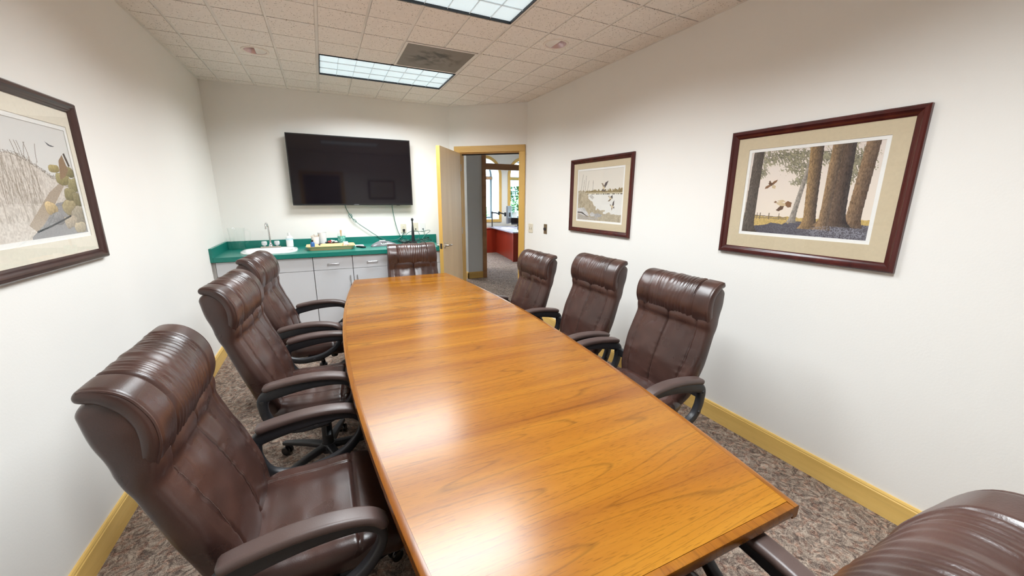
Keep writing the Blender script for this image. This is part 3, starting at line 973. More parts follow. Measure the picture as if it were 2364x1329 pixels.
def art_forest(nu, nv):
    asp = 0.645 / 0.478
    u = (np.arange(nu) + .5) / nu; v = (np.arange(nv) + .5) / nv
    U_, V_ = np.meshgrid(u, v)
    n1 = vnoise(U_, V_, 170, 120, 1); n2 = vnoise(U_, V_, 30, 20, 2); n3 = vnoise(U_, V_, 140, 30, 3); nb = vnoise(U_, V_, 170, 50, 4) * .6 + vnoise(U_, V_, 260, 120, 5) * .4
    C_ = np.zeros(U_.shape + (3,)); C_[:] = s2l(226, 214, 205)
    C_ += (s2l(235, 222, 205) - s2l(226, 214, 205)) * (1 - V_)[..., None]
    # distant field
    fld = (V_ < 0.20 + 0.02 * n2) & (V_ > 0.05)
    C_[fld] = s2l(196, 168, 104) * (0.75 + 0.5 * n1[fld])[:, None]
    # fence
    for fx in (0.13, 0.16, 0.24, 0.33):
        put(C_, (abs(U_ - fx) < .004) & (V_ > .17) & (V_ < .25), s2l(120, 105, 85))
    put(C_, (abs(V_ - .215 + .06 * (U_ - .12)) < .005) & (U_ < .40) & (U_ > .1), s2l(120, 105, 85))
    put(C_, (abs(V_ - .19 + .03 * (U_ - .12)) < .004) & (U_ < .40) & (U_ > .1), s2l(120, 105, 85))
    # foreground shade
    gl = 0.02 + 0.10 * U_ + 0.06 * np.sin(U_ * 5) + 0.03 * n2
    gl = np.where(U_ > .42, np.maximum(gl, .15 + .02 * n2), gl)
    g = V_ < gl
    base = s2l(70, 64, 72) + (s2l(128, 126, 134) - s2l(70, 64, 72)) * n1[..., None] * (0.3 + .7 * U_)[..., None]
    C_[g] = base[g]
    # evergreen boughs
    bough = np.full_like(U_, -3.0)
    for (cx, cy, rx, ry) in [(.30, .93, .17, .10), (.44, .80, .16, .12), (.40, .90, .2, .12), (.52, .68, .10, .10), (.17, .92, .12, .10), (.13, .75, .06, .08), (.86, .82, .12, .17), (.82, .66, .07, .08), (.66, .88, .12, .1), (.46, .62, .08, .05)]:
        bough = np.maximum(bough, 1 - ((U_ - cx) / rx) ** 2 - ((V_ - cy) / ry) ** 2)
    st = vnoise(U_ * .75 + V_ * .25, np.clip(V_ * .8 + U_ * .2, 0, 1), 150, 45, 9) * .6 + vnoise(U_ * .7 + (1 - V_) * .3, V_, 190, 130, 10) * .4
    bm_ = (bough + (st - .55) * 2.6) > 0.25
    gc = s2l(72, 70, 62) + (s2l(176, 168, 138) - s2l(72, 70, 62)) * np.clip(st * 1.5 - .3, 0, 1)[..., None]
    C_[bm_] = gc[bm_]
    def trunk(x0b, x1b, x0t, x1t, y0, dark, light, roots=0.03):
        fl = roots * np.exp(-np.maximum(V_ - y0, 0) / .05)
        lo = x0b + (x0t - x0b) * V_ - fl; hi = x1b + (x1t - x1b) * V_ + fl
        m_ = (U_ > lo) & (U_ < hi) & (V_ > y0)
        t_ = np.clip((U_ - lo) / (hi - lo + 1e-6), 0, 1)
        c = dark + (light - dark) * ((1 - t_) ** 1.3)[..., None]
        bark = np.clip(.55 + .9 * (nb - .25), .4, 1.25)
        c = c * bark[..., None]
        C_[m_] = c[m_]
    trunk(.40, .45, .52, .545, .14, s2l(140, 132, 124), s2l(190, 178, 165), .02)
    trunk(.0, .105, .02, .115, .0, s2l(88, 78, 70), s2l(112, 100, 90), .05)
    trunk(.83, .93, .88, .97, .12, s2l(100, 82, 70), s2l(168, 136, 104), .03)
    trunk(.545, .635, .50, .60, .08, s2l(78, 66, 60), s2l(186, 150, 104), .05)
    trunk(.66, .84, .68, .82, .12, s2l(66, 58, 58), s2l(150, 120, 92), .06)
    trunk(.655, .72, .66, .74, .08, s2l(100, 84, 72), s2l(176, 142, 104), .04)
    put(C_, (((U_ - .78) / .2) ** 2 + ((V_ - .06) / .07) ** 2 < 1) & (n1 > .5), s2l(150, 150, 160), .45)
    br = s2l(128, 92, 62); br2 = s2l(96, 70, 52); cr = s2l(206, 184, 148)
    bird(C_, U_, V_, .215, .60, .13, [
        ([(-.28, .05), (-.05, .30), (.05, .12)], br), ([(.0, .0), (.25, .28), (.62, .42), (.50, .18), (.15, -.12)], br),
        ([(-.15, .20), (.18, .10), (.28, -.12), (.0, -.16), (-.18, .02)], br2), ([(-.1, -.02), (-.45, -.20), (-.50, -.42), (-.2, -.36), (.05, -.12)], br),
        ([(.15, -.02), (.52, -.16), (.46, -.42), (.15, -.34)], cr), ([(-.22, .22), (-.12, .36), (-.05, .28), (-.1, .15)], br2)], asp)
    bird(C_, U_, V_, .335, .36, .18, [
        ([(-.30, .22), (.05, .30), (.28, .18), (-.05, .10)], cr), ([(.15, .02), (.40, .22), (.66, .10), (.64, -.18), (.45, -.22)], br),
        ([(-.42, .12), (-.1, .14), (.25, .06), (.30, -.10), (.02, -.16), (-.25, -.02)], cr), ([(-.05, -.12), (-.30, -.42), (-.1, -.48), (.15, -.34), (.2, -.12)], br2),
        ([(-.52, .12), (-.42, .22), (-.3, .16), (-.38, .06)], br)], asp)
    return C_

def art_marsh(nu, nv):
    asp = 0.675 / 0.497
    u = (np.arange(nu) + .5) / nu; v = (np.arange(nv) + .5) / nv
    U_, V_ = np.meshgrid(u, v)
    n1 = vnoise(U_, V_, 100, 70, 11); n2 = vnoise(U_, V_, 20, 14, 12); n3 = vnoise(U_, V_, 60, 10, 13)
    C_ = np.zeros(U_.shape + (3,)); C_[:] = s2l(222, 216, 205)
    water = V_ < .55
    C_[water] = s2l(224, 222, 216)
    tl = (V_ > .555) & (V_ < .575 + .075 * n3 * (0.35 + U_ * .75))
    C_[tl] = (s2l(112, 100, 74) + (s2l(170, 150, 108) - s2l(112, 100, 74)) * n1[..., None])[tl]
    sh = (V_ > .53) & (V_ < .56)
    C_[sh] = s2l(196, 184, 156)
    put(C_, (abs(V_ - .53) < .008) & (n3 > .45), s2l(90, 84, 74))
    edge = .50 - .62 * np.clip(U_ - .05, 0, 1) ** 1.0 + .12 * n2 + .06 * np.sin(U_ * 9)
    edge = np.maximum(edge, .13 + .03 * n1)
    gr = V_ < edge
    C_[gr] = (s2l(150, 136, 112) + (s2l(196, 184, 160) - s2l(150, 136, 112)) * (n1 * .6 + n2 * .4)[..., None])[gr]
    for pts, c in [([(.0, .24), (.12, .25), (.24, .17), (.30, .09), (.2, .08), (.0, .13)], s2l(206, 204, 202)), ([(.0, .12), (.2, .07), (.5, .06), (.52, .02), (.0, .0)], s2l(176, 168, 158)),
                   ([(.30, .12), (.36, .17), (.44, .13), (.42, .08), (.33, .08)], s2l(196, 194, 192)), ([(.42, .13), (.5, .15), (.6, .12), (.57, .08), (.44, .06)], s2l(170, 168, 168)),
                   ([(.27, .49), (.34, .52), (.40, .46), (.36, .42)], s2l(190, 186, 180)), ([(.10, .24), (.16, .26), (.22, .20), (.16, .18)], s2l(190, 188, 184))]:
        m_ = inpoly(U_, V_, pts)
        C_[m_] = c * (.8 + .35 * n1[m_])[:, None]
    put(C_, inpoly(U_, V_, [(.0, .165), (.12, .16), (.26, .075), (.27, .06), (.1, .135), (.0, .14)]), s2l(78, 72, 68))
    for x0, x1, y0, y1 in [(.03, .11, .30, .93), (.13, .14, .55, .82), (.17, .19, .56, .9), (.22, .26, .56, .8), (.36, .355, .58, .8), (.06, .09, .25, .4)]:
        t = (V_ - y0) / (y1 - y0)
        put(C_, (t > 0) & (t < 1) & (abs(U_ - (x0 + (x1 - x0) * t)) < .0035), s2l(96, 88, 78), .8)
    dk_ = s2l(92, 82, 80); bd = s2l(206, 190, 158); md = s2l(136, 118, 100)
    bird(C_, U_, V_, .60, .66, .19, [([(.0, .05), (.25, .45), (.70, .62), (.48, .2), (.15, -.15)], dk_), ([(-.12, .12), (.1, .1), (.22, -.2), (.05, -.34), (-.12, -.15)], bd),
        ([(-.28, .32), (-.2, .42), (-.05, .3), (.06, .08), (-.1, .05)], md), ([(-.38, .36), (-.28, .42), (-.22, .34), (-.3, .3)], md), ([(-.12, -.15), (-.28, -.42), (.0, -.40), (.05, -.25)], dk_), ([(.03, -.32), (.25, -.22), (.28, -.42), (.08, -.48)], dk_)], asp)
    bird(C_, U_, V_, .76, .44, .15, [([(-.1, .2), (.35, .45), (.42, .1), (.3, -.05), (.0, .05)], dk_), ([(-.3, .22), (.0, .2), (.3, .0), (.1, -.1), (-.2, .05)], bd), ([(-.05, .0), (-.5, -.35), (-.2, -.36), (.15, -.12)], md),
        ([(-.42, .3), (-.3, .42), (-.2, .25), (-.3, .15)], md)], asp)
    bird(C_, U_, V_, .80, .30, .15, [([(.0, .05), (.15, .5), (.38, .75), (.4, .2), (.25, -.05)], dk_), ([(-.25, .08), (.1, .1), (.35, -.1), (.2, -.25), (-.1, -.15)], bd), ([(-.1, -.15), (-.02, -.6), (.15, -.25)], md),
        ([(-.42, .2), (-.3, .25), (-.15, .05), (-.28, .0)], md), ([(.25, -.1), (.48, -.05), (.45, -.3), (.25, -.25)], dk_)], asp)
    return C_

def art_dune(nu, nv):
    asp = 0.72 / 0.455
    u = (np.arange(nu) + .5) / nu; v = (np.arange(nv) + .5) / nv
    U_, V_ = np.meshgrid(u, v)
    n1 = vnoise(U_, V_, 120, 70, 21); n2 = vnoise(U_, V_, 16, 12, 22); n3 = vnoise(U_, V_, 140, 16, 23)
    C_ = np.zeros(U_.shape + (3,)); C_[:] = s2l(222, 220, 216)
    ridge = np.where(U_ < .5, .70, .70 - (U_ - .5) * .62) + .03 * n2
    dn = V_ < ridge
    C_[dn] = (s2l(196, 186, 176) + (s2l(226, 218, 208) - s2l(196, 186, 176)) * n1[..., None])[dn]
    put(C_, (abs(V_ - ridge) < .012 + .012 * n1) & (vnoise(U_, V_, 260, 160, 31) > .45), s2l(128, 116, 102), .75)
    gm = (U_ < .66) & (V_ < ridge - .03) & (V_ > .15) & (n3 > .62)
    put(C_, gm, s2l(150, 138, 122), .45)
    for k in range(26):
        x0 = .33 + .012 * k; x1 = x0 + .05 * math.sin(k * 1.7); y0 = .30; y1 = .62 + .1 * math.sin(k * 2.3)
        t = (V_ - y0) / (y1 - y0)
        put(C_, (t > 0) & (t < 1) & (abs(U_ - (x0 + (x1 - x0) * t ** 2)) < .0022), s2l(140, 126, 108), .6)
    for x0, x1 in [(.50, .48), (.53, .51), (.56, .59), (.60, .58), (.66, .68), (.55, .53)]:
        t = (V_ - .66) / .16
        put(C_, (t > 0) & (t < 1) & (abs(U_ - (x0 + (x1 - x0) * t ** 2)) < .003), s2l(140, 128, 116), .8)
    # log and rocks
    put(C_, inpoly(U_, V_, [(.45, .12), (.70, .40), (.84, .50), (.86, .46), (.78, .36), (.52, .04)]), s2l(176, 160, 142))
    put(C_, inpoly(U_, V_, [(.45, .02), (.58, .12), (.74, .30), (.86, .32), (1, .1), (1, 0), (.45, 0)]), s2l(152, 150, 150))
    for cx, cy, rx, ry, c in [(.80, .62, .05, .035, (176, 160, 112)), (.87, .53, .07, .06, (164, 152, 108)), (.95, .60, .06, .05, (150, 140, 102)), (.97, .47, .06, .07, (160, 150, 112)),
                              (.91, .38, .06, .06, (150, 140, 104)), (.98, .33, .06, .08, (146, 136, 104)), (.86, .26, .07, .07, (176, 162, 128)), (.95, .18, .08, .09, (168, 158, 140)), (.84, .12, .07, .06, (186, 172, 152)), (.68, .26, .055, .055, (206, 182, 140)), (.73, .16, .05, .06, (150, 148, 148)), (.93, .06, .06, .05, (190, 176, 150))]:
        nr_ = vnoise(U_, V_, 26, 20, int(cx * 1000) % 97)
        q = (abs(U_ - cx) / rx) ** 2.6 + (abs(V_ - cy) / ry) ** 2.6 + (nr_ - .5) * 1.1
        m_ = q < 1
        tone = np.clip(.92 + .30 * (V_ - cy) / ry + .12 * (cx - U_) / rx, .62, 1.25)
        C_[m_] = (s2l(*c) * tone[m_][:, None]) * (.8 + .35 * n1[m_])[:, None]
        put(C_, (q > .90) & (q < 1.02), s2l(112, 104, 88), .55)
    put(C_, inpoly(U_, V_, [(.84, .52), (.87, .70), (.92, .76), (.95, .62), (.90, .55)]), s2l(150, 124, 98))
    put(C_, inpoly(U_, V_, [(.93, .77), (.95, .78), (.98, .66), (.96, .65)]), s2l(84, 72, 62))
    rope = .06 + .40 * np.clip(U_ - .5, 0, 1) ** 1.2
    put(C_, (abs(V_ - rope) < .008) & (U_ > .5) & (U_ < .86), s2l(60, 60, 62))
    put(C_, inpoly(U_, V_, [(.775, .86), (.82, .835), (.87, .825), (.825, .82), (.80, .828)]), s2l(92, 92, 96))
    return C_

def print_mesh(name, w_, h_, nu, nv, fn, parent, mtx):
    C_ = fn(nu, nv)
    xs_ = np.linspace(-w_ / 2, w_ / 2, nu + 1); zs_ = np.linspace(-h_ / 2, h_ / 2, nv + 1)
    X, Z = np.meshgrid(xs_, zs_)
    vs = np.stack([X.ravel(), np.zeros(X.size), Z.ravel()], 1)
    idx = np.arange((nu + 1) * (nv + 1)).reshape(nv + 1, nu + 1)
    q = np.stack([idx[:-1, :-1], idx[:-1, 1:], idx[1:, 1:], idx[1:, :-1]], -1).reshape(-1, 4)
    me = bpy.data.meshes.new(name)
    me.vertices.add(len(vs)); me.vertices.foreach_set('co', vs.ravel())
    me.loops.add(q.size); me.loops.foreach_set('vertex_index', q.ravel().astype(np.int32))
    me.polygons.add(len(q)); me.polygons.foreach_set('loop_start', np.arange(0, q.size, 4, dtype=np.int32))
    me.update(calc_edges=True)
    ca = me.color_attributes.new('ink', 'FLOAT_COLOR', 'CORNER')
    c4 = np.concatenate([np.clip(C_.reshape(-1, 3), 0, 1), np.ones((nu * nv, 1))], 1)
    ca.data.foreach_set('color', np.repeat(c4, 4, axis=0).ravel().astype(np.float32))
    me.materials.append(M['print'])
    o = bpy.data.objects.new(name, me)
    o.location = mtx
    return link(o, parent)

def framed_picture(loc, rz, w_, h_, label, fmats, matm, liner, aw, ah, az, fn, res=(330, 240), fwid=0.045):
    """local frame: x right, z up, -y towards the viewer; loc is the centre on the wall"""
    t = empty('framed_picture', loc, rz)
    tag(t, label, 'picture', 'framed wildlife prints')
    mz, my = fmats
    # moulding profile (distance in from the outer edge, depth towards viewer)
    prof = [(0, 0.0), (0, 0.020), (0.006, 0.026), (0.018, 0.026), (0.024, 0.020), (0.034, 0.017), (fwid - 0.003, 0.012), (fwid, 0.009), (fwid, 0.0)]
    for side in range(4):
        vs, fs = [], []
        for e in (0, 1):
            for d_, y in prof:
                hx, hz = w_ / 2 - d_, h_ / 2 - d_
                cs = [(-hx, -hz), (hx, -hz), (hx, hz), (-hx, hz)]
                c = cs[(side + e) % 4]
                vs.append((c[0], -y, c[1]))
        n = len(prof)
        for i in range(n):
            j = (i + 1) % n
            fs.append((i, j, n + j, n + i))
        fs.append(tuple(range(n))); fs.append(tuple(range(n, 2 * n)))
        o_ = from_data('frame_rail', vs, fs, my if side % 2 == 0 else mz, t, True, 35)
    iw, ih = w_ / 2 - fwid + 0.002, h_ / 2 - fwid + 0.002
    rm = Matrix.Rotation(PI / 2, 4, 'X')
    lw, lh = aw / 2 + 0.016, ah / 2 + 0.016
    def R4(hx, hz, cz): return [(-hx, cz - hz), (hx, cz - hz), (hx, cz + hz), (-hx, cz + hz)]
    plate('mat_board', R4(iw, ih, 0), [R4(lw + .002, lh + .002, az)], 0.004, 0.0065, matm, t, rm)
    plate('mat_liner', R4(lw + 0.006, lh + 0.006, az), [R4(aw / 2, ah / 2, az)], 0.002, 0.0038, liner, t, rm)
    print_mesh('art_print', aw, ah, res[0], res[1], fn, t, (0, -0.0015, az))
    plate('glass_pane', R4(iw, ih, 0), [], 0.0075, 0.0085, M['glass'], t, rm)
    return t
MH = (M['mahogany'], M['mahogany_y']); BF = (M['brownframe'], M['brownframe_y'])
# right wall: local x must run along -y  -> rz = -90 deg ; viewer on -x
framed_picture((XR - 0.001, 1.280, 1.605), -PI / 2, 0.915, 0.752, 'mahogany framed print of two brown game birds flying between tree trunks', MH, M['mat_tan'], M['mat_white'], 0.645, 0.478, 0.005, art_forest)
framed_picture((XR - 0.001, 3.085, 1.594), -PI / 2, 0.930, 0.732, 'mahogany framed print of three ducks flying over a pale marsh', MH, M['mat_tan'], M['mat_white'], 0.675, 0.485, 0.005, art_marsh)
framed_picture((XL + 0.001, 2.195, 1.630), PI / 2, 0.915, 0.716, 'dark brown framed print of a gull above a grassy dune and rocks', BF, M['mat_cream'], M['mat_white'], 0.72, 0.455, 0.0, art_dune)
framed_picture((1.55, YR + 0.001, 1.78), PI, 0.72, 0.52, 'dark framed print on the wall behind the camera, mirrored in the television', BF, M['mat_tan'], M['mat_white'], 0.52, 0.34, 0.0, art_marsh, (60, 40))

# ================================================================ television
tv = empty('television', (0.380, 5.20, 1.476))
tag(tv, 'large black flat screen television mounted on the wall above the counter', 'television')
TW, THh = 1.372, 0.795
box('back_shell', -TW / 2 + 0.01, TW / 2 - 0.01, 0.0, 0.045, 0.01, THh - 0.01, M['bezel'], tv, 0.008, 2)
box('wall_mount', -0.25, 0.25, 0.045, 0.083, 0.25, 0.55, M['darkmetal'], tv, 0.002)
bm = bmesh.new()
add_box(bm, -TW / 2, TW / 2, -0.012, 0.0, 0.0, 0.018, 0.002)
add_box(bm, -TW / 2, TW / 2, -0.012, 0.0, THh - 0.012, THh, 0.002)
add_box(bm, -TW / 2, -TW / 2 + 0.012, -0.012, 0.0, 0.018, THh - 0.012, 0.002)
add_box(bm, TW / 2 - 0.012, TW / 2, -0.012, 0.0, 0.018, THh - 0.012, 0.002)
from_bm('bezel', bm, M['bezel'], tv)
box('screen', -TW / 2 + 0.012, TW / 2 - 0.012, -0.009, -0.001, 0.018, THh - 0.012, M['screen'], tv)
box('logo', -0.028, 0.028, -0.0128, -0.0121, 0.005, 0.011, M['silver'], tv)
box('indicator', 0.48, 0.52, -0.006, 0.006, -0.004, 0.0, M['blackgloss'], tv)

# ================================================================ cabinets, counter
CY, CZ = 4.57, 0.99                       # counter front edge, counter top
FY = 4.60                                 # cabinet door faces
CX0, CX1 = -1.005, 1.30
ct = empty('countertop', (0, 0, 0))
tag(ct, 'dark green laminate countertop with backsplash along the television wall', 'countertop')
SC = (-0.565, 4.925)                      # sink centre
def oval(cx, cy, rx, ry, p=3.2, n=48):
    out = []
    for k in range(n):
        a = 2 * PI * k / n
        c, s_ = math.cos(a), math.sin(a)
        out.append((cx + rx * abs(c) ** (2 / p) * (1 if c >= 0 else -1), cy + ry * abs(s_) ** (2 / p) * (1 if s_ >= 0 else -1)))
    return out
plate('worktop', [(CX0, CY), (CX1, CY), (CX1, YB - 0.021), (CX0, YB - 0.021)], [oval(SC[0], SC[1], 0.245, 0.19)], CZ - 0.045, CZ, M['green'], ct)
box('backsplash', CX0, CX1 + 0.08, YB - 0.020, YB - 0.0005, CZ - 0.045, CZ + 0.09, M['green'], ct, 0.002)
box('side_splash', XL + 0.0005, CX0 - 0.0005, CY, YB - 0.0005, CZ - 0.045, CZ + 0.09, M['green'], ct, 0.002)

def cabinet(x0, x1, label, drawer, doors, dpull, knobs):
    t = empty('base_cabinet', (x0, FY, 0))
    tag(t, label, 'cabinet', 'white base cabinets under the green counter')
    W = x1 - x0
    box('carcass', 0.001, W - 0.001, 0.022, YB - FY - 0.003, 0.10, CZ - 0.046, M['carcass'], t)
    box('toe_kick', 0.001, W - 0.001, 0.08, YB - FY - 0.003, 0.0, 0.099, M['black'], t)
    zs0 = 0.795
    g = 0.0022
    dr = box('drawer_front', g, W - g, 0.0, 0.020, zs0 + g, CZ - 0.052, M['laminate'], t, 0.001)
    def pull(px, pz, horiz, par):
        if horiz:
            path = [(px - 0.055, 0.0, pz), (px - 0.055, -0.026, pz), (px + 0.055, -0.026, pz), (px + 0.055, 0.0, pz)]
        else:
            path = [(px, 0.0, pz - 0.055), (px, -0.026, pz - 0.055), (px, -0.026, pz + 0.055), (px, 0.0, pz + 0.055)]
        pth = []
        for i in range(3):
            a_, b_ = Vector(path[i]), Vector(path[i + 1])
            pth += [a_.lerp(b_, q) for q in (0.0, 0.15, 0.85)]
        pth.append(Vector(path[3]))
        sweep('handle', pth, circ(0.0055, 8), M['chrome'], par, Vector((0, 0, 1)) if horiz else Vector((1, 0, 0)))
    if dpull: pull(W / 2, 0.862, True, dr)
    n = doors
    for k in range(n):
        a, b = W * k / n, W * (k + 1) / n
        d = box('cabinet_door', a + g, b - g, 0.0, 0.020, 0.11, zs0 - g, M['laminate'], t, 0.001)
        kx = knobs[k]
        if kx: pull(b - 0.035 if kx == 'r' else a + 0.035, 0.665, False, d)
    return t
cabinet(-1.000, -0.152, 'white sink cabinet with two doors under the sink, beside the left wall', True, 2, False, ['', ''])
cabinet(-0.150, 0.243, 'white base cabinet with one drawer under the bamboo tray', True, 1, True, ['r'])
cabinet(0.245, 0.66, 'white base cabinet with one drawer under the conference phone', True, 1, True, ['l'])
cabinet(0.662, 1.285, 'white base cabinet under the cable tangle, behind the far chair', True, 1, True, ['r'])
o = box('filler_panel', XL + 0.001, -1.002, FY + 0.005, FY + 0.025, 0.0, CZ - 0.046, M['carcass'], None)
tag(o, 'narrow grey filler strip between the sink cabinet and left wall', 'panel')

# sink
sk = empty('sink', (SC[0], SC[1], CZ))
tag(sk, 'white oval drop-in sink set in the green counter', 'sink')
def ring_loft(name, rings, mat, parent, cap_last=True):
    vs, fs = [], []
    n = len(rings[0])
    for r in rings: vs += r
    for i in range(len(rings) - 1):
        for k in range(n):
            k2 = (k + 1) % n
            fs.append((i * n + k, i * n + k2, (i + 1) * n + k2, (i + 1) * n + k))
    if cap_last: fs.append(tuple((len(rings) - 1) * n + k for k in range(n)))
    return from_data(name, vs, fs, mat, parent, True, 60)
def ov3(rx, ry, z, cy=0, p=3.0): return [(x, y, z) for x, y in oval(0, cy, rx, ry, p)]
ring_loft('basin', [ov3(0.268, 0.262, 0.0005, 0.02), ov3(0.266, 0.260, 0.012, 0.02), ov3(0.255, 0.25, 0.017, 0.02), ov3(0.225, 0.165, 0.014, -0.025), ov3(0.215, 0.155, 0.0, -0.025), ov3(0.19, 0.135, -0.10, -0.025), ov3(0.12, 0.08, -0.135, -0.025), ov3(0.03, 0.03, -0.138, -0.025)], M['ceramic'], sk)
lathe('drain', [(0.0001, -0.136), (0.028, -0.136), (0.028, -0.133), (0.0001, -0.132)], M['chrome'], sk, 20, (0, -0.025, 0))

fc = empty('faucet', (-0.575, 5.145, CZ + 0.0175))
tag(fc, 'chrome faucet with tall slim spout and two clear knobs', 'faucet')
box('deck_plate', -0.10, 0.10, -0.028, 0.028, 0, 0.014, M['nickel'], fc, 0.005, 2)
lathe('spout_base', [(0.0001, 0.014), (0.026, 0.014), (0.022, 0.03), (0.013, 0.045), (0.011, 0.06), (0.0001, 0.06)], M['chrome'], fc, 20)
sweep('spout', smooth_path([(0, 0, 0.05), (-0.003, 0, 0.18), (-0.008, -0.005, 0.255), (-0.012, -0.06, 0.280), (-0.014, -0.115, 0.262), (-0.015, -0.125, 0.215)], 6), circ(0.0095, 10), M['chrome'], fc)
for s_ in (-1, 1):
    kb = lathe('knob', [(0.0001, 0.014), (0.012, 0.014), (0.012, 0.026), (0.026, 0.030), (0.029, 0.055), (0.025, 0.072), (0.0001, 0.074)], M['acrylic'], fc, 10, (s_ * 0.062, 0, 0), angle=10)
    lathe('knob_core', [(0.0001, 0.0142), (0.008, 0.0142), (0.008, 0.06), (0.0001, 0.062)], M['chrome'], kb, 10, (s_ * 0.062, 0, 0))

sb = empty('soap_bottle', (-0.385, 5.165, CZ + 0.0175))
tag(sb, 'white soap bottle with pale blue label standing on the sink rim', 'bottle')
ring_loft('bottle_body', [[(x, y, z) for x, y in oval(0, 0, rx, ry, 2.6, 24)] for rx, ry, z in ((0.034, 0.022, 0), (0.037, 0.024, 0.01), (0.037, 0.024, 0.10), (0.028, 0.02, 0.118), (0.012, 0.012, 0.126))], M['white'], sb)
lathe('cap', [(0.0001, 0.126), (0.015, 0.126), (0.014, 0.158), (0.0001, 0.160)], M['white'], sb, 16)
pl = plain('bottle_label_print', (0.55, 0.78, 0.86), 0.4, nscale=40, namt=0.2)
ring_loft('label', [[(x, y, z) for x, y in oval(0, 0, 0.0376, 0.0246, 2.6, 24)] for z in (0.075, 0.095)], pl, sb, False)

# glassware by the left wall
pt = empty('glass_pitcher', (-0.880, 5.130, CZ + 0.0005))
tag(pt, 'clear glass pitcher with handle standing in the counter corner', 'pitcher')
lathe('body', [(0.0001, 0.0), (0.062, 0.0), (0.066, 0.006), (0.068, 0.05), (0.072, 0.15), (0.078, 0.235), (0.082, 0.245), (0.079, 0.246), (0.074, 0.235), (0.068, 0.15), (0.063, 0.05), (0.058, 0.016), (0.0001, 0.014)], M['clear'], pt, 32)
sweep('handle', smooth_path([(0.070, 0, 0.215), (0.098, 0, 0.228), (0.120, 0, 0.205), (0.120, 0, 0.145), (0.100, 0, 0.09), (0.068, 0, 0.07)], 6), circ(0.008, 8), M['clear'], pt, Vector((0, 1, 0)))
gt = lathe('drinking_glass', [(0.0001, 0), (0.030, 0), (0.038, 0.13), (0.0365, 0.13), (0.028, 0.008), (0.0001, 0.008)], M['clear'], None, 24)
gt.location = (-0.963, 5.225, CZ + 0.0005)
tag(gt, 'clear drinking glass behind the pitcher in the counter corner', 'glass')

# bamboo tray
ty = empty('serving_tray', (0.045, 4.895, CZ + 0.0005))
tag(ty, 'bamboo serving tray with raised sides on the green counter', 'tray')
def rr3(wx, wy, z, r=0.03):
    return [(x, y, z) for x, y in rrect(wx, wy, r, 5)]
ring_loft('tray_body', [rr3(0.44, 0.24, 0.0), rr3(0.485, 0.275, 0.038), rr3(0.51, 0.295, 0.042), rr3(0.51, 0.295, 0.046), rr3(0.478, 0.268, 0.044), rr3(0.435, 0.232, 0.009)], M['bamboo'], ty)
bmx = bmesh.new(); bmx.faces.new([bmx.verts.new(p) for p in rr3(0.44, 0.24, 0.0)])
from_bm('tray_base', bmx, M['bamboo'], ty)

def cup(name, loc, r0, r1, h, mat, label, cat, n=28):
    t = empty(name, loc)
    tag(t, label, cat)
    lathe('cup_wall', [(0.0001, 0.0), (r0, 0.0), (r1, h), (r1 + 0.002, h + 0.002), (r1 - 0.001, h + 0.003), (r0 - 0.002, 0.006), (0.0001, 0.006)], mat, t, n)
    return t
cup('paper_cup', (-0.115, 5.10, CZ + 0.0005), 0.034, 0.043, 0.125, M['paper'], 'white paper cup holding brown sugar sachets behind the tray', 'cup')
cup('paper_cup', (-0.038, 5.19, CZ + 0.0005), 0.040, 0.048, 0.165, M['paper'], 'tallest white paper cup behind the tray', 'cup')
tall = cup('patterned_cup', (0.172, 5.14, CZ + 0.0005), 0.036, 0.045, 0.115, M['mint'], 'mint green patterned cup of wooden stirrers', 'cup')
lathe('clear_lid', [(0.0452, 0.116), (0.046, 0.13), (0.040, 0.15), (0.038, 0.15), (0.044, 0.13), (0.0435, 0.118)], M['clear'], tall, 28)
for k in range(6):
    a = 0.5 + k * 0.45
    st_ = sweep('wooden_stirrer', [(0, 0, 0), (0.018 * math.cos(a), 0.018 * math.sin(a), 0.17)], rrect(0.006, 0.0016, 0.0005, 1), M['stick'], None)
    st_.location = (0.162 + 0.003 * k, 5.14 + 0.006 * math.sin(k * 2.0), CZ + 0.02)
    tag(st_, 'wooden coffee stirrer standing in the mint green cup', 'stirrer', 'wooden stirrers in the mint cup')
for k in range(6):
    sc_ = box('sugar_sachet', -0.002, 0.002, -0.018, 0.018, 0, 0.075, M['stick'], None, 0.0008)
    sc_.location = (-0.140 + 0.010 * k, 5.10, CZ + 0.065 + 0.006 * (k % 3)); sc_.rotation_euler = (0, 0.08 * (k - 2.5), 0.1 * (k % 3 - 1))
    tag(sc_, 'brown sugar sachet in the white paper cup', 'sachet', 'sugar sachets')
bw = lathe('snack_bowl', [(0.0001, 0.0), (0.045, 0.0), (0.075, 0.045), (0.080, 0.055), (0.076, 0.055), (0.07, 0.044), (0.04, 0.006), (0.0001, 0.006)], M['blackgloss'], None, 32)
bw.location = (0.062, 5.11, CZ + 0.0005)
tag(bw, 'black bowl of wrapped sweets between the cups', 'bowl')
rnd = random.Random(3)
for k in range(9):
    a = k * 2.4; r_ = 0.014 * math.sqrt(k) * 1.3
    cdy = lathe('wrapped_sweet', [(0.0001, -0.009), (0.008, -0.007), (0.013, 0.0), (0.008, 0.007), (0.0001, 0.009)], [M['white'], M['red'], M['paper']][k % 3], None, 10)
    cdy.location = (0.062 + r_ * math.cos(a), 5.11 + r_ * math.sin(a), CZ + 0.054 + 0.016 * (1 - k / 9)); cdy.rotation_euler = (rnd.uniform(0, 3), rnd.uniform(0, 3), 0)
    tag(cdy, ['white', 'red', 'cream'][k % 3] + ' wrapped sweet in the black bowl', 'sweet', ['white', 'red', 'cream'][k % 3] + ' sweets in the bowl')
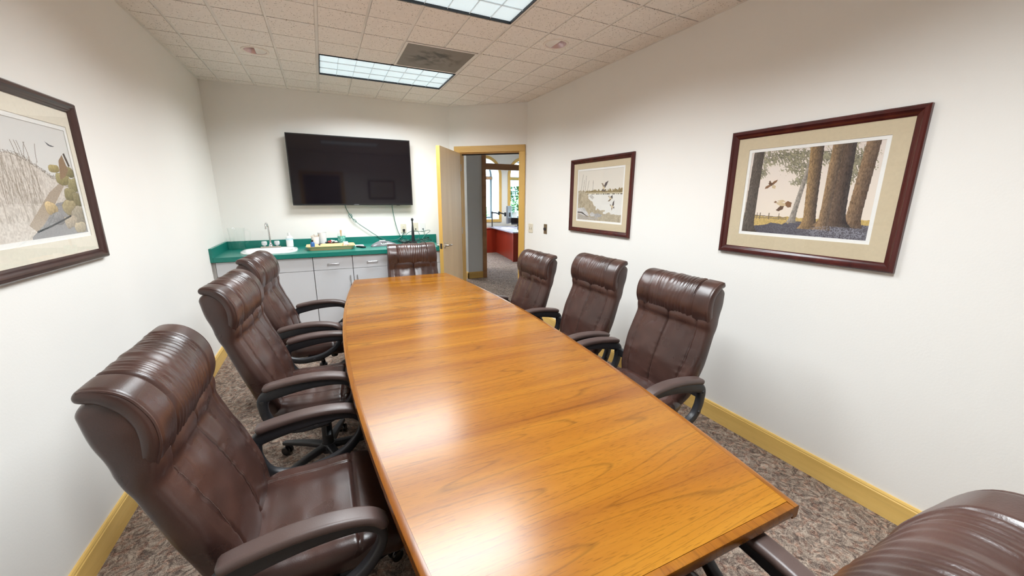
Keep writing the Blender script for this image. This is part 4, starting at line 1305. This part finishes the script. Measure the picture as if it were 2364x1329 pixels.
lid = lathe('cup_lid', [(0.0001, 0.0), (0.046, 0.0), (0.048, 0.01), (0.044, 0.03), (0.038, 0.045), (0.03, 0.046), (0.028, 0.038), (0.0001, 0.038)], M['blackgloss'], None, 28)
lid.location = (-0.075, 5.065, CZ + 0.0005)
tag(lid, 'black plastic coffee cup lid behind the tray', 'lid')
bt = empty('sanitizer_bottle', (-0.145, 4.93, CZ + 0.0105))
tag(bt, 'small clear bottle with blue label at the left end of the tray', 'bottle')
lathe('bottle_body', [(0.0001, 0), (0.022, 0), (0.023, 0.05), (0.016, 0.07), (0.009, 0.075), (0.0001, 0.075)], M['blue'], bt, 20)
lathe('bottle_cap', [(0.0001, 0.075), (0.011, 0.075), (0.011, 0.095), (0.0001, 0.096)], M['black'], bt, 16)
for k, (x, y, r_) in enumerate([(0.215, 4.93, 0.020), (0.245, 4.905, 0.016)]):
    c_ = lathe('creamer_cup', [(0.0001, 0), (r_ * .8, 0), (r_, 0.03), (r_ + 0.004, 0.031), (0.0001, 0.033)], M['white'] if k == 0 else M['almond'], None, 20)
    c_.location = (x, y, CZ + 0.0105)
    tag(c_, ['white creamer cup at the right end of the tray', 'almond coloured creamer cup at the tray corner'][k], 'creamer', 'creamer cups')
rl = empty('tape_roll', (0.205, 4.995, CZ + 0.0105)); tag(rl, 'white paper roll standing in the back of the tray', 'roll')
lathe('roll_body', [(0.014, 0), (0.028, 0), (0.028, 0.055), (0.014, 0.055)], M['paper'], rl, 24)
pz = box('note_pad', 0.31, 0.41, 5.0, 5.12, CZ + 0.0005, CZ + 0.008, M['paper'], None, 0.001)
tag(pz, 'small white note pad beside the tray', 'note pad')
rm_ = empty('remote_control', (0.365, 4.88, CZ + 0.0005), 0.5)
tag(rm_, 'small grey remote control lying next to the tray', 'remote')
box('remote_body', -0.022, 0.022, -0.07, 0.07, 0, 0.018, M['darkmetal'], rm_, 0.006, 2)
for k in range(4):
    box('button', -0.012, 0.012, -0.05 + k * 0.022, -0.04 + k * 0.022, 0.018, 0.020, M['silver'], rm_)

# conference phone: three legged starfish
cp = empty('conference_phone', (0.625, 4.985, CZ + 0.0005), 0.15)
tag(cp, 'grey three-armed conference speakerphone on the green counter', 'telephone')
out = []
for k in range(72):
    a = 2 * PI * k / 72
    r_ = 0.092 + 0.075 * max(0, math.cos(1.5 * (a - PI / 2))) ** 4 if False else 0.095 + 0.085 * (0.5 + 0.5 * math.cos(3 * (a - PI / 2))) ** 3
    out.append((r_, a))
rings = []
for f_, z in ((1.0, 0.0), (1.0, 0.012), (0.94, 0.022), (0.75, 0.040), (0.5, 0.055), (0.25, 0.060), (0.02, 0.061)):
    ringp = []
    for r_, a in out:
        rr_ = (0.095 * f_ if f_ < 0.9 else (r_ * f_))
        if 0.3 < f_ < 0.9: rr_ = r_ * f_ * (0.6 + 0.4 * f_)
        ringp.append((rr_ * math.cos(a), rr_ * math.sin(a), z))
    rings.append(ringp)
ring_loft('phone_body', rings, M['silver'], cp)
box('keypad', -0.040, 0.040, -0.085, -0.025, 0.034, 0.050, M['white'], cp, 0.004, mtx=Matrix.Translation((0, 0, 0.004)) @ Matrix.Rotation(0.25, 4, 'X'))
box('display', -0.035, 0.035, -0.022, 0.012, 0.055, 0.064, M['white'], cp, 0.002)
for i in range(3):
    for j in range(4):
        box('key', -0.030 + i * 0.022, -0.014 + i * 0.022, -0.080 + j * 0.013, -0.071 + j * 0.013, 0.050, 0.053, M['black'], cp, mtx=Matrix.Translation((0, 0, 0.004)) @ Matrix.Rotation(0.25, 4, 'X'))

# black wand microphone / antenna standing on the counter
an = empty('antenna_stick', (1.035, 5.13, CZ + 0.0005))
tag(an, 'black upright antenna stick with rounded tip among the cables', 'antenna')
lathe('base', [(0.0001, 0), (0.045, 0), (0.045, 0.012), (0.02, 0.02), (0.0001, 0.02)], M['black'], an, 24)
lathe('shaft', [(0.0001, 0.02), (0.019, 0.02), (0.018, 0.12), (0.014, 0.18), (0.009, 0.24), (0.009, 0.28), (0.0001, 0.28)], M['black'], an, 16)
lathe('tip', [(0.0001, 0.28), (0.010, 0.282), (0.016, 0.295), (0.016, 0.308), (0.009, 0.32), (0.0001, 0.322)], M['black'], an, 16)

# outlets on the back wall
def wallplate(name, loc, rz, w_, h_, mat, label, cat, kind):
    t = empty(name, loc, rz)
    tag(t, label, cat)
    box('plate', -w_ / 2, w_ / 2, -0.006, 0.0, -h_ / 2, h_ / 2, mat, t, 0.002)
    if kind == 'outlet':
        for s_ in (-1, 1):
            rc = box('receptacle', -0.016, 0.016, -0.008, -0.006, s_ * 0.020 - 0.014, s_ * 0.020 + 0.014, mat, t, 0.001)
            for sx in (-0.006, 0.006):
                box('slot', sx - 0.0012, sx + 0.0012, -0.0083, -0.0079, s_ * 0.020 - 0.003, s_ * 0.020 + 0.006, M['black'], rc)
    elif kind == 'switch':
        for sx in (-0.023, 0.023):
            box('toggle', sx - 0.005, sx + 0.005, -0.017, -0.006, -0.011, 0.011, M['almond'], t, 0.002)
            box('toggle_slot', sx - 0.006, sx + 0.006, -0.0066, -0.006, -0.014, 0.014, M['knobblack'], t)
    elif kind == 'knob':
        k_ = lathe('dial', [(0.0001, 0.0), (0.019, 0.0), (0.017, 0.016), (0.0001, 0.017)], M['knobblack'], t, 24)
        k_.rotation_euler = (PI / 2, 0, 0); k_.location = (0, -0.006, 0)
    elif kind == 'jack':
        box('jack', -0.008, 0.008, -0.010, -0.006, -0.036, -0.020, M['knobblack'], t, 0.001)
    return t
wallplate('wall_outlet', (0.945, YB, 1.170), 0, 0.072, 0.118, M['almond'], 'almond wall outlet with a black plug, right of the television cables', 'outlet', 'outlet')
wallplate('wall_jack', (1.105, YB, 1.185), 0, 0.070, 0.115, M['almond'], 'almond wall jack plate behind the antenna stick', 'wall plate', 'jack')
wallplate('wall_jack', (1.205, YB, 1.183), 0, 0.070, 0.115, M['white'], 'white wall jack plate nearest the door', 'wall plate', 'jack')
wallplate('light_switch', (XR, 4.455, 1.190), -PI / 2, 0.115, 0.115, M['almond'], 'almond double light switch beside the door frame', 'light switch', 'switch')
wallplate('dimmer_dial', (XR, 4.080, 1.205), -PI / 2, 0.072, 0.118, M['brass'], 'bronze wall plate with black dial, right of the light switch', 'wall dial', 'knob')
pg = empty('power_plug', (0.945, YB - 0.0085, 1.150)); tag(pg, 'black power plug pushed in the almond outlet', 'plug')
box('plug_body', -0.014, 0.014, -0.030, 0.0, -0.014, 0.014, M['black'], pg, 0.004, 2)
box('strain_relief', -0.005, 0.005, -0.024, -0.014, -0.034, -0.014, M['black'], pg, 0.002)

def cable(pts, r_, mat, label, group=None, per=8):
    c_ = sweep('cable', smooth_path(pts, per), circ(r_, 6), mat, None, Vector((0, 1, 0)))
    return tag(c_, label, 'cable', group)
CYW = YB - 0.03
cable([(0.245, 5.235, 1.49), (0.262, CYW, 1.43), (0.295, CYW, 1.360), (0.330, CYW, 1.305), (0.392, CYW, 1.243), (0.480, CYW, 1.175), (0.600, CYW, 1.085), (0.690, CYW - .01, 1.040), (0.770, CYW - .01, 1.022), (0.860, CYW - .01, 1.034), (0.912, CYW, 1.070), (0.938, CYW, 1.112), (0.945, 5.262, 1.120)], 0.0042, M['greencable'], 'dark green power cable hanging from the television down to the outlet')
cable([(0.295, CYW - .004, 1.372), (0.282, CYW - .004, 1.352), (0.292, CYW - .004, 1.325), (0.312, CYW - .004, 1.325), (0.322, CYW - .004, 1.345), (0.305, CYW - .004, 1.368), (0.325, CYW - .004, 1.30), (0.34, CYW - .004, 1.272), (0.362, CYW - .004, 1.268), (0.358, CYW - .004, 1.292), (0.338, CYW - .004, 1.306)], 0.003, M['greencable'], 'small twist loop in the cable below the television')
cable([(0.812, 5.235, 1.49), (0.812, CYW, 1.45), (0.822, CYW, 1.36), (0.836, CYW, 1.265), (0.862, CYW, 1.150), (0.892, CYW, 1.075), (0.905, CYW, 1.045), (0.885, CYW - .02, 1.0), (0.80, CYW - .06, CZ + 0.005)], 0.0040, M['greencable'], 'thin dark green cable hanging from the right half of the television')
rnd = random.Random(11)
def tangle(k, mat, label):
    pts = []
    x, y = rnd.uniform(0.88, 1.2), rnd.uniform(4.98, 5.20)
    for i in range(14):
        x = min(1.27, max(0.86, x + rnd.uniform(-0.12, 0.12))); y = min(5.235, max(4.92, y + rnd.uniform(-0.09, 0.09)))
        pts.append((x, y, CZ + 0.005 + 0.006 * k * 0.5 + abs(rnd.gauss(0, 0.018))))
    cable(pts, 0.0033, mat, label, 'cable tangle on the counter', 6)
for k in range(7):
    tangle(k, M['black'] if k % 3 == 0 else M['greencable'], ('black' if k % 3 == 0 else 'dark green') + ' cable in the tangle on the counter by the door')
cable([(1.00, 5.15, CZ + 0.01), (0.955, 5.17, 1.05), (0.962, 5.18, 1.10), (1.02, 5.18, 1.135), (1.10, 5.18, 1.140), (1.13, 5.18, 1.09), (1.10, 5.17, 1.03), (1.06, 5.15, CZ + 0.01)], 0.0032, M['greencable'], 'green cable loop standing up around the antenna stick')
cable([(1.10, 5.18, 1.135), (1.18, 5.20, 1.128), (1.26, 5.20, 1.145), (1.275, 5.20, 1.125), (1.20, 5.18, 1.075), (1.16, 5.16, 1.02), (1.20, 5.14, CZ + 0.01)], 0.0032, M['greencable'], 'green cable loop rising nearest the white wall jack')
cable([(1.205, 5.270, 1.150), (1.208, 5.24, 1.12), (1.22, 5.21, 1.06), (1.26, 5.18, CZ + 0.01)], 0.003, M['greencable'], 'thin cable dropping from the white wall jack')
ad = empty('power_adapter', (0.905, 5.02, CZ + 0.0005), 0.4); tag(ad, 'black power adapter block at the edge of the cable tangle', 'adapter')
box('adapter_body', -0.03, 0.03, -0.022, 0.022, 0, 0.03, M['black'], ad, 0.006, 2)
box('adapter_label', -0.018, 0.018, -0.012, 0.012, 0.03, 0.0305, M['silver'], ad)

# ================================================================ conference table
TLc = 3.72
tb = empty('conference_table', (0.672, 2.332, 0), -math.radians(1.15))
tag(tb, 'long boat-shaped orange brown wooden conference table in the middle of the room', 'table')
def halfw(y):
    t = y / (TLc / 2)
    return 0.640 - 0.155 * t * t
ZT = 0.74
BAND = 0.022
def table_slab(name, y0, y1, z0, z1, mat, inset, g=0.0006):
    n = 22
    yy = [y0 + g + (y1 - y0 - 2 * g) * k / n for k in range(n + 1)]
    out = [(halfw(y) - inset, y) for y in yy] + [(-halfw(y) + inset, y) for y in yy[::-1]]
    bm = bmesh.new()
    lo = [bm.verts.new((x, y, z0)) for x, y in out]
    hi = [bm.verts.new((x, y, z1)) for x, y in out]
    bm.faces.new(hi); bm.faces.new(lo[::-1])
    m_ = len(out)
    for i in range(m_):
        j = (i + 1) % m_
        bm.faces.new((lo[i], lo[j], hi[j], hi[i]))
    return bm
SEAMS = [-TLc / 2 + BAND, -0.315, 0.40, TLc / 2 - BAND]
for k in range(3):
    bm = table_slab('top_panel', SEAMS[k], SEAMS[k + 1], ZT - 0.022, ZT, M['table'], BAND)
    o = from_bm('top_panel', bm, M['table'], tb)
# solid-wood edge: two curved sides and two ends, profile rounded at the top edge
def edge_side(sgn):
    prof = [(-0.0004 - BAND + 0.0008, ZT), (-0.004, ZT), (-0.001, ZT - 0.0015), (0.0, ZT - 0.005), (0.0, ZT - 0.030), (-0.004, ZT - 0.038), (-BAND, ZT - 0.038)]
    vs, fs = [], []
    n = 60
    for k in range(n + 1):
        y = -TLc / 2 + TLc * k / n
        for d_, z in prof:
            vs.append((sgn * (halfw(y) + d_), y, z))
    p = len(prof)
    for k in range(n):
        for i in range(p):
            j = (i + 1) % p
            fs.append((k * p + i, k * p + j, (k + 1) * p + j, (k + 1) * p + i))
    fs.append(tuple(range(p))); fs.append(tuple(n * p + i for i in range(p)))
    return from_data('edge_band', vs, fs, M['table_edge'], tb, True, 35)
edge_side(1); edge_side(-1)
for sgn in (-1, 1):
    y0 = sgn * TLc / 2
    hw = halfw(y0) - BAND + 0.0002
    prof = [(-BAND + 0.0006, ZT), (-0.004, ZT), (-0.001, ZT - 0.0015), (0.0, ZT - 0.005), (0.0, ZT - 0.030), (-0.004, ZT - 0.038), (-BAND, ZT - 0.038)]
    vs = [(s_ * hw, y0 + sgn * d_, z) for s_ in (-1, 1) for d_, z in prof]
    p = len(prof)
    fs = [(i, (i + 1) % p, p + (i + 1) % p, p + i) for i in range(p)] + [tuple(range(p)), tuple(range(p, 2 * p))]
    from_data('edge_band', vs, fs, M['table_edge'], tb, True, 35)
bm = table_slab('sub_top', -TLc / 2 + 0.06, TLc / 2 - 0.06, ZT - 0.036, ZT - 0.0225, M['table_edge'], 0.06)
from_bm('sub_top', bm, M['table_edge'], tb)
for y in (-1.28, 1.28):
    box('leg_panel', -0.34, 0.34, y - 0.03, y + 0.03, 0.03, ZT - 0.0365, M['table_edge'], tb, 0.004)
    box('leg_wing', -0.03, 0.03, y - 0.22, y - 0.0305, 0.03, ZT - 0.0365, M['table_edge'], tb, 0.004)
    box('leg_wing', -0.03, 0.03, y + 0.0305, y + 0.22, 0.03, ZT - 0.0365, M['table_edge'], tb, 0.004)
    box('foot_plinth', -0.38, 0.38, y - 0.26, y + 0.26, 0.0, 0.0295, M['table_edge'], tb, 0.006)
box('stretcher', -0.02, 0.02, -1.06, 1.06, 0.25, 0.40, M['table_edge'], tb, 0.004)

# ================================================================ office chairs
def interp(keys, t):
    for i in range(len(keys) - 1):
        if t <= keys[i + 1][0]:
            a, b = keys[i], keys[i + 1]
            k = (t - a[0]) / (b[0] - a[0])
            k = k * k * (3 - 2 * k)
            return a[1] + (b[1] - a[1]) * k
    return keys[-1][1]

def cushion(name, path_keys, wkeys, tkeys, disp, mat, parent, nv=52, nf=72, r=0.035, cap=0.10, sgn=1.0):
    """loft of rounded sections along a path in the YZ plane; section x = width, n = 'front' normal"""
    path = smooth_path([(0, y, z) for y, z in path_keys], 10)
    # resample evenly
    Ls = [0]
    for i in range(1, len(path)): Ls.append(Ls[-1] + (path[i] - path[i - 1]).length)
    T = Ls[-1]
    def at(s):
        s = max(0, min(T, s))
        for i in range(1, len(Ls)):
            if s <= Ls[i] + 1e-9:
                k = (s - Ls[i - 1]) / (Ls[i] - Ls[i - 1] + 1e-12)
                return path[i - 1].lerp(path[i], k), (path[min(i + 1, len(path) - 1)] - path[max(i - 2, 0)]).normalized()
        return path[-1], (path[-1] - path[-2]).normalized()
    vs, fs = [], []
    # parameter rows: dense towards both ends so the ends are round
    tv_ = [0.5 - 0.5 * math.cos(PI * k / nv) for k in range(nv + 1)]
    tv_ = [0.45 * a + 0.55 * k / nv for k, a in enumerate(tv_)]
    ns = None
    for t in tv_:
        p, tg = at(t * T)
        nrm = Vector((0, tg.z, -tg.y)) * sgn    # front normal for an upward path
        W_ = interp(wkeys, t); H_ = interp(tkeys, t)
        e = 1.0
        if t < cap: e = math.sqrt(max(0.0, 1 - ((cap - t) / cap) ** 2)) * 0.97 + 0.03
        if t > 1 - cap: e = math.sqrt(max(0.0, 1 - ((t - 1 + cap) / cap) ** 2)) * 0.97 + 0.03
        Hh = H_ * e
        Ww = W_ - 2 * r * (1 - e) * 0.7
        row = []
        rr = min(r, Hh * 0.49)
        # front face
        for k in range(nf + 1):
            x = (Ww / 2 - rr) * (1 - 2 * k / nf)
            row.append((x, Hh / 2, 1.0))
        for q in range(1, 7):
            a = PI / 2 + PI * q / 7
            row.append((-(Ww / 2 - rr) + rr * math.cos(a), (Hh / 2 - rr) * (1 if math.sin(a) > 0 else -1) + rr * math.sin(a) if Hh / 2 > rr else rr * math.sin(a), max(0, math.sin(a)) * 0.7))
        for k in range(13):
            x = -(Ww / 2 - rr) * (1 - 2 * k / 12)
            row.append((x, -Hh / 2, 0.0))
        for q in range(1, 7):
            a = 1.5 * PI + PI * q / 7
            row.append(((Ww / 2 - rr) + rr * math.cos(a), (Hh / 2 - rr) * (1 if math.sin(a) > 0 else -1) + rr * math.sin(a) if Hh / 2 > rr else rr * math.sin(a), max(0, math.sin(a)) * 0.7))
        ns = len(row)
        for x, nn, fwt in row:
            d_ = disp(x, t, W_) * fwt * e if fwt > 0 else 0.0
            vs.append(p + Vector((x, 0, 0)) + nrm * (nn + d_))
    for i in range(len(tv_) - 1):
        for k in range(ns):
            k2 = (k + 1) % ns
            fs.append((i * ns + k, i * ns + k2, (i + 1) * ns + k2, (i + 1) * ns + k))
    fs.append(tuple(range(ns))[::-1]); fs.append(tuple((len(tv_) - 1) * ns + k for k in range(ns)))
    ob = from_data(name, vs, fs, mat, parent, True, 75)
    def surf(x, t, off=0.0):
        p, tg = at(t * T)
        nrm = Vector((0, tg.z, -tg.y)) * sgn
        return p + Vector((x, 0, 0)) + nrm * (interp(tkeys, t) / 2 + disp(x, t, interp(wkeys, t)) + off), nrm, tg
    return ob, surf

def gauss(x, s): return math.exp(-(x / s) ** 2)
def nz(x, y, z=0.0): return noise.noise(Vector((x, y, z)))

def back_disp(x, t, W_):
    q = abs(x) / (W_ / 2)
    d_ = 0.020 * (1 - q ** 2.5) * math.sin(PI * min(1, max(0, t * 1.25)))
    xs_ = W_ * 0.36
    d_ += 0.006 * abs(math.sin(PI * min(1, abs(x) / xs_))) if abs(x) < xs_ else 0.003
    d_ -= 0.010 * gauss(x, 0.006) + 0.0075 * gauss(abs(x) - xs_, 0.006)
    # puckers along the seams, folds below the headrest
    d_ += 0.0036 * nz(x * 6, t * 42, 1.3) * (gauss(x, 0.03) + gauss(abs(x) - xs_, 0.022))
    d_ += 0.0045 * nz(x * 9, t * 7, 4.0) + 0.005 * nz(x * 20, t * 4, 9.0) * gauss(t - 0.58, 0.12)
    return d_

def head_disp(x, t, W_):
    xs_ = W_ * 0.30
    q = abs(x) / (W_ / 2)
    d_ = 0.008 * (1 - q ** 3) * math.sin(PI * min(1, 0.1 + t))
    d_ -= 0.0085 * gauss(abs(x) - xs_, 0.0055)
    if abs(x) < xs_:
        wv = math.sin(x * 270 + 2.2 * nz(x * 12, t * 2.0, 2.0) * 3.0)
        am = 0.0019 * (0.35 + 0.65 * nz(x * 7, t * 3, 7.0) + 0.45) * math.sin(PI * min(1, max(0, t))) ** 0.5
        d_ += wv * am
        d_ += 0.003 * nz(x * 30, t * 3.0, 5.0)
    d_ += 0.003 * nz(x * 8, t * 6, 3.0)
    return d_

def seat_disp(x, t, W_):
    # t = 0 back .. 1 front
    q = abs(x) / (W_ / 2)
    d_ = 0.020 * (1 - q ** 2.2)
    xs_ = 0.165
    d_ -= 0.0075 * gauss(abs(x) - xs_, 0.0055) * (1 if t < 0.71 else 0.0)
    d_ -= 0.0095 * gauss(t - 0.70, 0.009)
    d_ += 0.004 * nz(x * 7, t * 5, 12.0) + 0.0012 * nz(x * 9, t * 13, 15.0) * (1 if t < 0.7 else 0.3)
    return d_

def build_chair():
    root = empty('office_chair', (0, 0, 0))
    # ---- leather
    seat, ssurf = cushion('seat', [(-0.235, 0.455), (-0.16, 0.452), (0.0, 0.450), (0.13, 0.452), (0.215, 0.440), (0.262, 0.400)],
                   [(0, 0.46), (0.25, 0.52), (0.7, 0.535), (1, 0.50)], [(0, 0.07), (0.2, 0.105), (0.75, 0.105), (1, 0.075)],
                   lambda x, t, W_: seat_disp(x, t, W_), M['leather'], root, nv=110, nf=124, r=0.045, cap=0.11, sgn=-1.0)
    back, bsurf = cushion('backrest', [(-0.185, 0.44), (-0.217, 0.53), (-0.250, 0.64), (-0.292, 0.76), (-0.332, 0.875), (-0.340, 0.93), (-0.350, 0.99), (-0.369, 1.06), (-0.388, 1.125)],
                   [(0, 0.46), (0.15, 0.52), (0.42, 0.56), (0.65, 0.548), (0.85, 0.532), (1, 0.515)], [(0, 0.06), (0.2, 0.085), (0.5, 0.07), (0.62, 0.066), (0.73, 0.095), (0.85, 0.112), (1, 0.10)],
                   back_disp, M['leather'], root, nv=110, nf=132, r=0.028, cap=0.045)
    HW = [(0, 0.532), (0.3, 0.540), (0.75, 0.532), (1, 0.515)]
    HT = [(0, 0.036), (0.2, 0.048), (0.7, 0.046), (1, 0.036)]
    head, hsurf = cushion('headrest', [(-0.340, 0.905), (-0.322, 0.938), (-0.306, 0.99), (-0.308, 1.04), (-0.326, 1.085), (-0.356, 1.118), (-0.393, 1.133), (-0.422, 1.128)],
                   HW, HT, head_disp, M['leather'], root, nv=64, nf=130, r=0.020, cap=0.07)
    # piping round both ends of the headrest
    for s_ in (-1, 1):
        pth = []
        for k in range(0, 33):
            t = 0.05 + 0.90 * k / 32
            wv = interp(HW, t)
            p, nrm, tg = hsurf(s_ * (wv / 2 - 0.020), t)
            pth.append(p + Vector((s_ * 0.011, 0, 0)) - nrm * 0.0055)
        sweep('piping', pth, circ(0.0042, 6), M['pipe'], head, Vector((1, 0, 0)))
    # stitches
    def stitches(parent, surf, lines_):
        vs, fs = [], []
        for x0, t0, x1, t1, n in lines_:
            for k in range(n):
                a = k / n; b = (k + 0.6) / n
                pa, na, ta = surf(x0 + (x1 - x0) * a, t0 + (t1 - t0) * a, 0.0006)
                pb, nb_, tb_ = surf(x0 + (x1 - x0) * b, t0 + (t1 - t0) * b, 0.0006)
                d_ = (pb - pa).normalized(); sd_ = d_.cross(na).normalized() * 0.0009
                o_ = len(vs)
                vs += [pa + sd_, pa - sd_, pb - sd_, pb + sd_, pa + na * 0.0009, pb + na * 0.0009]
                fs += [(o_, o_ + 4, o_ + 5, o_ + 3), (o_ + 1, o_ + 2, o_ + 5, o_ + 4), (o_, o_ + 1, o_ + 4), (o_ + 3, o_ + 5, o_ + 2)]
        from_data('stitching', vs, fs, M['thread'], parent, False)['kind'] = 'stuff'
    stitches(back, bsurf, [(0.006, 0.12, 0.006, 0.64, 56), (-0.006, 0.12, -0.006, 0.64, 56), (0.192, 0.15, 0.192, 0.64, 50), (-0.192, 0.15, -0.192, 0.64, 50)])
    stitches(seat, ssurf, [(s_ * 0.165 + o_, 0.12, s_ * 0.165 + o_, 0.69, 46) for s_ in (-1, 1) for o_ in (-0.006, 0.006)])
    # ---- arm rests
    for s_ in (-1, 1):
        X = s_ * 0.328
        arm = bpy.data.objects.new('armrest', None)
        loop = smooth_path([(X, -0.220, 0.560), (X, -0.208, 0.606), (X, -0.14, 0.630), (X, -0.04, 0.645), (X, 0.07, 0.647), (X, 0.150, 0.634), (X, 0.190, 0.590), (X, 0.172, 0.525), (X, 0.112, 0.462), (X, 0.03, 0.425), (X, -0.08, 0.412), (X, -0.170, 0.440), (X, -0.208, 0.495)], 5, True)
        lp = sweep('armrest', loop, rrect(0.036, 0.026, 0.007, 2), M['black'], root, Vector((1, 0, 0)), True,
                   lambda t: (1.0, 1.5 + 0.75 * math.exp(-((t - 0.16) / 0.12) ** 2) - 0.35 * math.exp(-((t - 0.5) / 0.12) ** 2)))
        padp = smooth_path([(X, -0.215, 0.648), (X, -0.16, 0.662), (X, -0.06, 0.676), (X, 0.04, 0.678), (X, 0.12, 0.668), (X, 0.172, 0.648), (X, 0.205, 0.612)], 6)
        def sc(t):
            e = min(1.0, math.sqrt(max(0.0, 1 - (max(0, 0.09 - t) / 0.09) ** 2)) + 0.12)
            e2 = min(1.0, math.sqrt(max(0.0, 1 - (max(0, t - 0.90) / 0.10) ** 2)) + 0.12)
            return (e * e2 * (1 - 0.12 * abs(t - 0.5)), e * e2)
        sweep('arm_pad', padp, rrect(0.064, 0.030, 0.0135, 4), M['pad'], lp, Vector((1, 0, 0)), False, sc, 70)
        for (by, bz) in ((-0.217, 0.590), (-0.200, 0.478), (0.0, 0.418)):
            vs, fs = lathe_data([(0.0001, 0), (0.010, 0), (0.009, 0.005), (0.0001, 0.006)], 12)
            R_ = Matrix.Translation((X + s_ * 0.018, by, bz)) @ Matrix.Rotation(s_ * PI / 2, 4, 'Y')
            from_data('bolt', [R_ @ Vector(v) for v in vs], fs, M['darkmetal'], lp)
        # rear web plate joining loop and back, under-seat bracket
        box('arm_bracket', min(X, s_ * 0.20), max(X, s_ * 0.20), -0.06, 0.06, 0.392, 0.408, M['black'], lp, 0.004)
        box('back_bracket', min(X, s_ * 0.245), max(X, s_ * 0.245), -0.232, -0.205, 0.545, 0.60, M['black'], lp, 0.006)
    # ---- mechanism, lift, base
    bm = bmesh.new()
    add_box(bm, -0.10, 0.10, -0.13, 0.13, 0.345, 0.400, 0.012, 2)
    add_box(bm, -0.035, 0.035, -0.30, -0.13, 0.352, 0.376, 0.006, 2)
    from_bm('tilt_mechanism', bm, M['black'], root, True)
    sweep('back_bar', smooth_path([(0, -0.285, 0.362), (0, -0.305, 0.42), (0, -0.298, 0.52), (0, -0.302, 0.62)], 6), rrect(0.07, 0.018, 0.005, 2), M['black'], root)
    lv = sweep('lever', smooth_path([(0.09, 0.03, 0.368), (0.17, 0.035, 0.362), (0.235, 0.04, 0.345)], 5), circ(0.005, 8), M['black'], root)
    sweep('lever_paddle', [(0.228, 0.04, 0.348), (0.26, 0.043, 0.336), (0.30, 0.046, 0.322)], rrect(0.026, 0.010, 0.004, 2), M['black'], lv, Vector((0, 1, 0)))
    kn = lathe('tension_knob', [(0.0001, 0), (0.024, 0), (0.028, 0.02), (0.026, 0.045), (0.0001, 0.046)], M['black'], root, 20, (0, 0.09, 0.298))
    low = []
    low.append(lathe('gas_lift', [(0.0001, 0.07), (0.031, 0.07), (0.029, 0.245), (0.0155, 0.247), (0.0145, 0.352), (0.0001, 0.352)], M['black'], root, 24))
    low.append(lathe('base_hub', [(0.0001, 0.062), (0.044, 0.064), (0.048, 0.10), (0.036, 0.118), (0.0001, 0.118)], M['black'], root, 28))
    for k in range(5):
        a = 2 * PI * k / 5 + 0.32
        d_ = Vector((math.cos(a), math.sin(a), 0))
        pth = smooth_path([d_ * 0.035 + Vector((0, 0, 0.096)), d_ * 0.13 + Vector((0, 0, 0.094)), d_ * 0.23 + Vector((0, 0, 0.084)), d_ * 0.305 + Vector((0, 0, 0.073))], 5)
        lg = sweep('base_leg', pth, rrect(0.052, 0.036, 0.012, 3), M['black'], root, d_.cross(Vector((0, 0, 1))), False, lambda t: (1 - 0.35 * t, 1 - 0.40 * t))
        low.append(lg)
        c = d_ * 0.29
        tang = Vector((-d_.y, d_.x, 0))
        parts = []
        for s_ in (-1, 1):
            vs, fs = lathe_data([(0.0001, -0.009), (0.024, -0.009), (0.027, -0.005), (0.027, 0.005), (0.024, 0.009), (0.0001, 0.009)], 18)
            q_ = Vector((0, 0, 1)).rotation_difference(tang).to_matrix()
            parts.append(([q_ @ Vector(v) + c + tang * s_ * 0.015 + Vector((0, 0, 0.027)) for v in vs], fs))
        vs, fs = lathe_data([(0.0001, 0.030), (0.011, 0.030), (0.011, 0.064), (0.0001, 0.064)], 12)
        parts.append(([Vector(v) + c for v in vs], fs))
        v_, f_ = join_data(parts)
        from_data('caster', v_, f_, M['blackgloss'], lg)
    return root, [o_.name for o_ in low]

proto, low_names = build_chair()
LOW = {'gas_lift', 'base_hub', 'base_leg'}
def place(o_, x, y, face_deg, label, dz=0.0, spin=0.0):
    """face_deg: world direction the chair faces, 0 = +y, positive anticlockwise"""
    o_.location = (x, y, 0)
    o_.rotation_euler = (0, 0, math.radians(face_deg))
    for ch in o_.children:
        nm = ch.name.split('.')[0]
        if nm in ('base_hub', 'base_leg'):
            ch.rotation_euler = (0, 0, spin)
        elif nm == 'gas_lift':
            ch.location.z = dz * 0.5
        else:
            ch.location.z = dz
    tag(o_, label, 'chair', 'brown leather office chairs around the table')
CH = [
    (-0.120, 1.362, -90, 'brown leather office chair nearest the camera on the left side of the table', 0.0, 0.4),
    (-0.105, 2.345, -95, 'middle brown leather office chair on the left side of the table', 0.018, 0.1),
    (-0.115, 3.290, -97, 'brown leather office chair on the left side farthest back, before the sink', 0.008, 0.7),
    (1.515, 1.575, 90, 'brown leather office chair on the right side nearest the camera', -0.020, 0.2),
    (1.525, 2.345, 90, 'middle brown leather office chair on the right side of the table', -0.018, 0.5),
    (1.400, 3.090, 90, 'brown leather office chair on the right side of the table nearest the doorway', -0.070, 0.0),
    (0.840, 3.985, 178, 'brown leather office chair at the far end of the table before the counter', -0.080, 0.3),
    (0.640, 0.470, 0, 'brown leather office chair cut off at the lower right corner of the photo', 0.0, 0.3),
]
for i, (x, y, a, lb, dz, sp) in enumerate(CH):
    o_ = proto if i == 0 else copy_tree(proto)
    place(o_, x, y, a, lb, dz, sp)
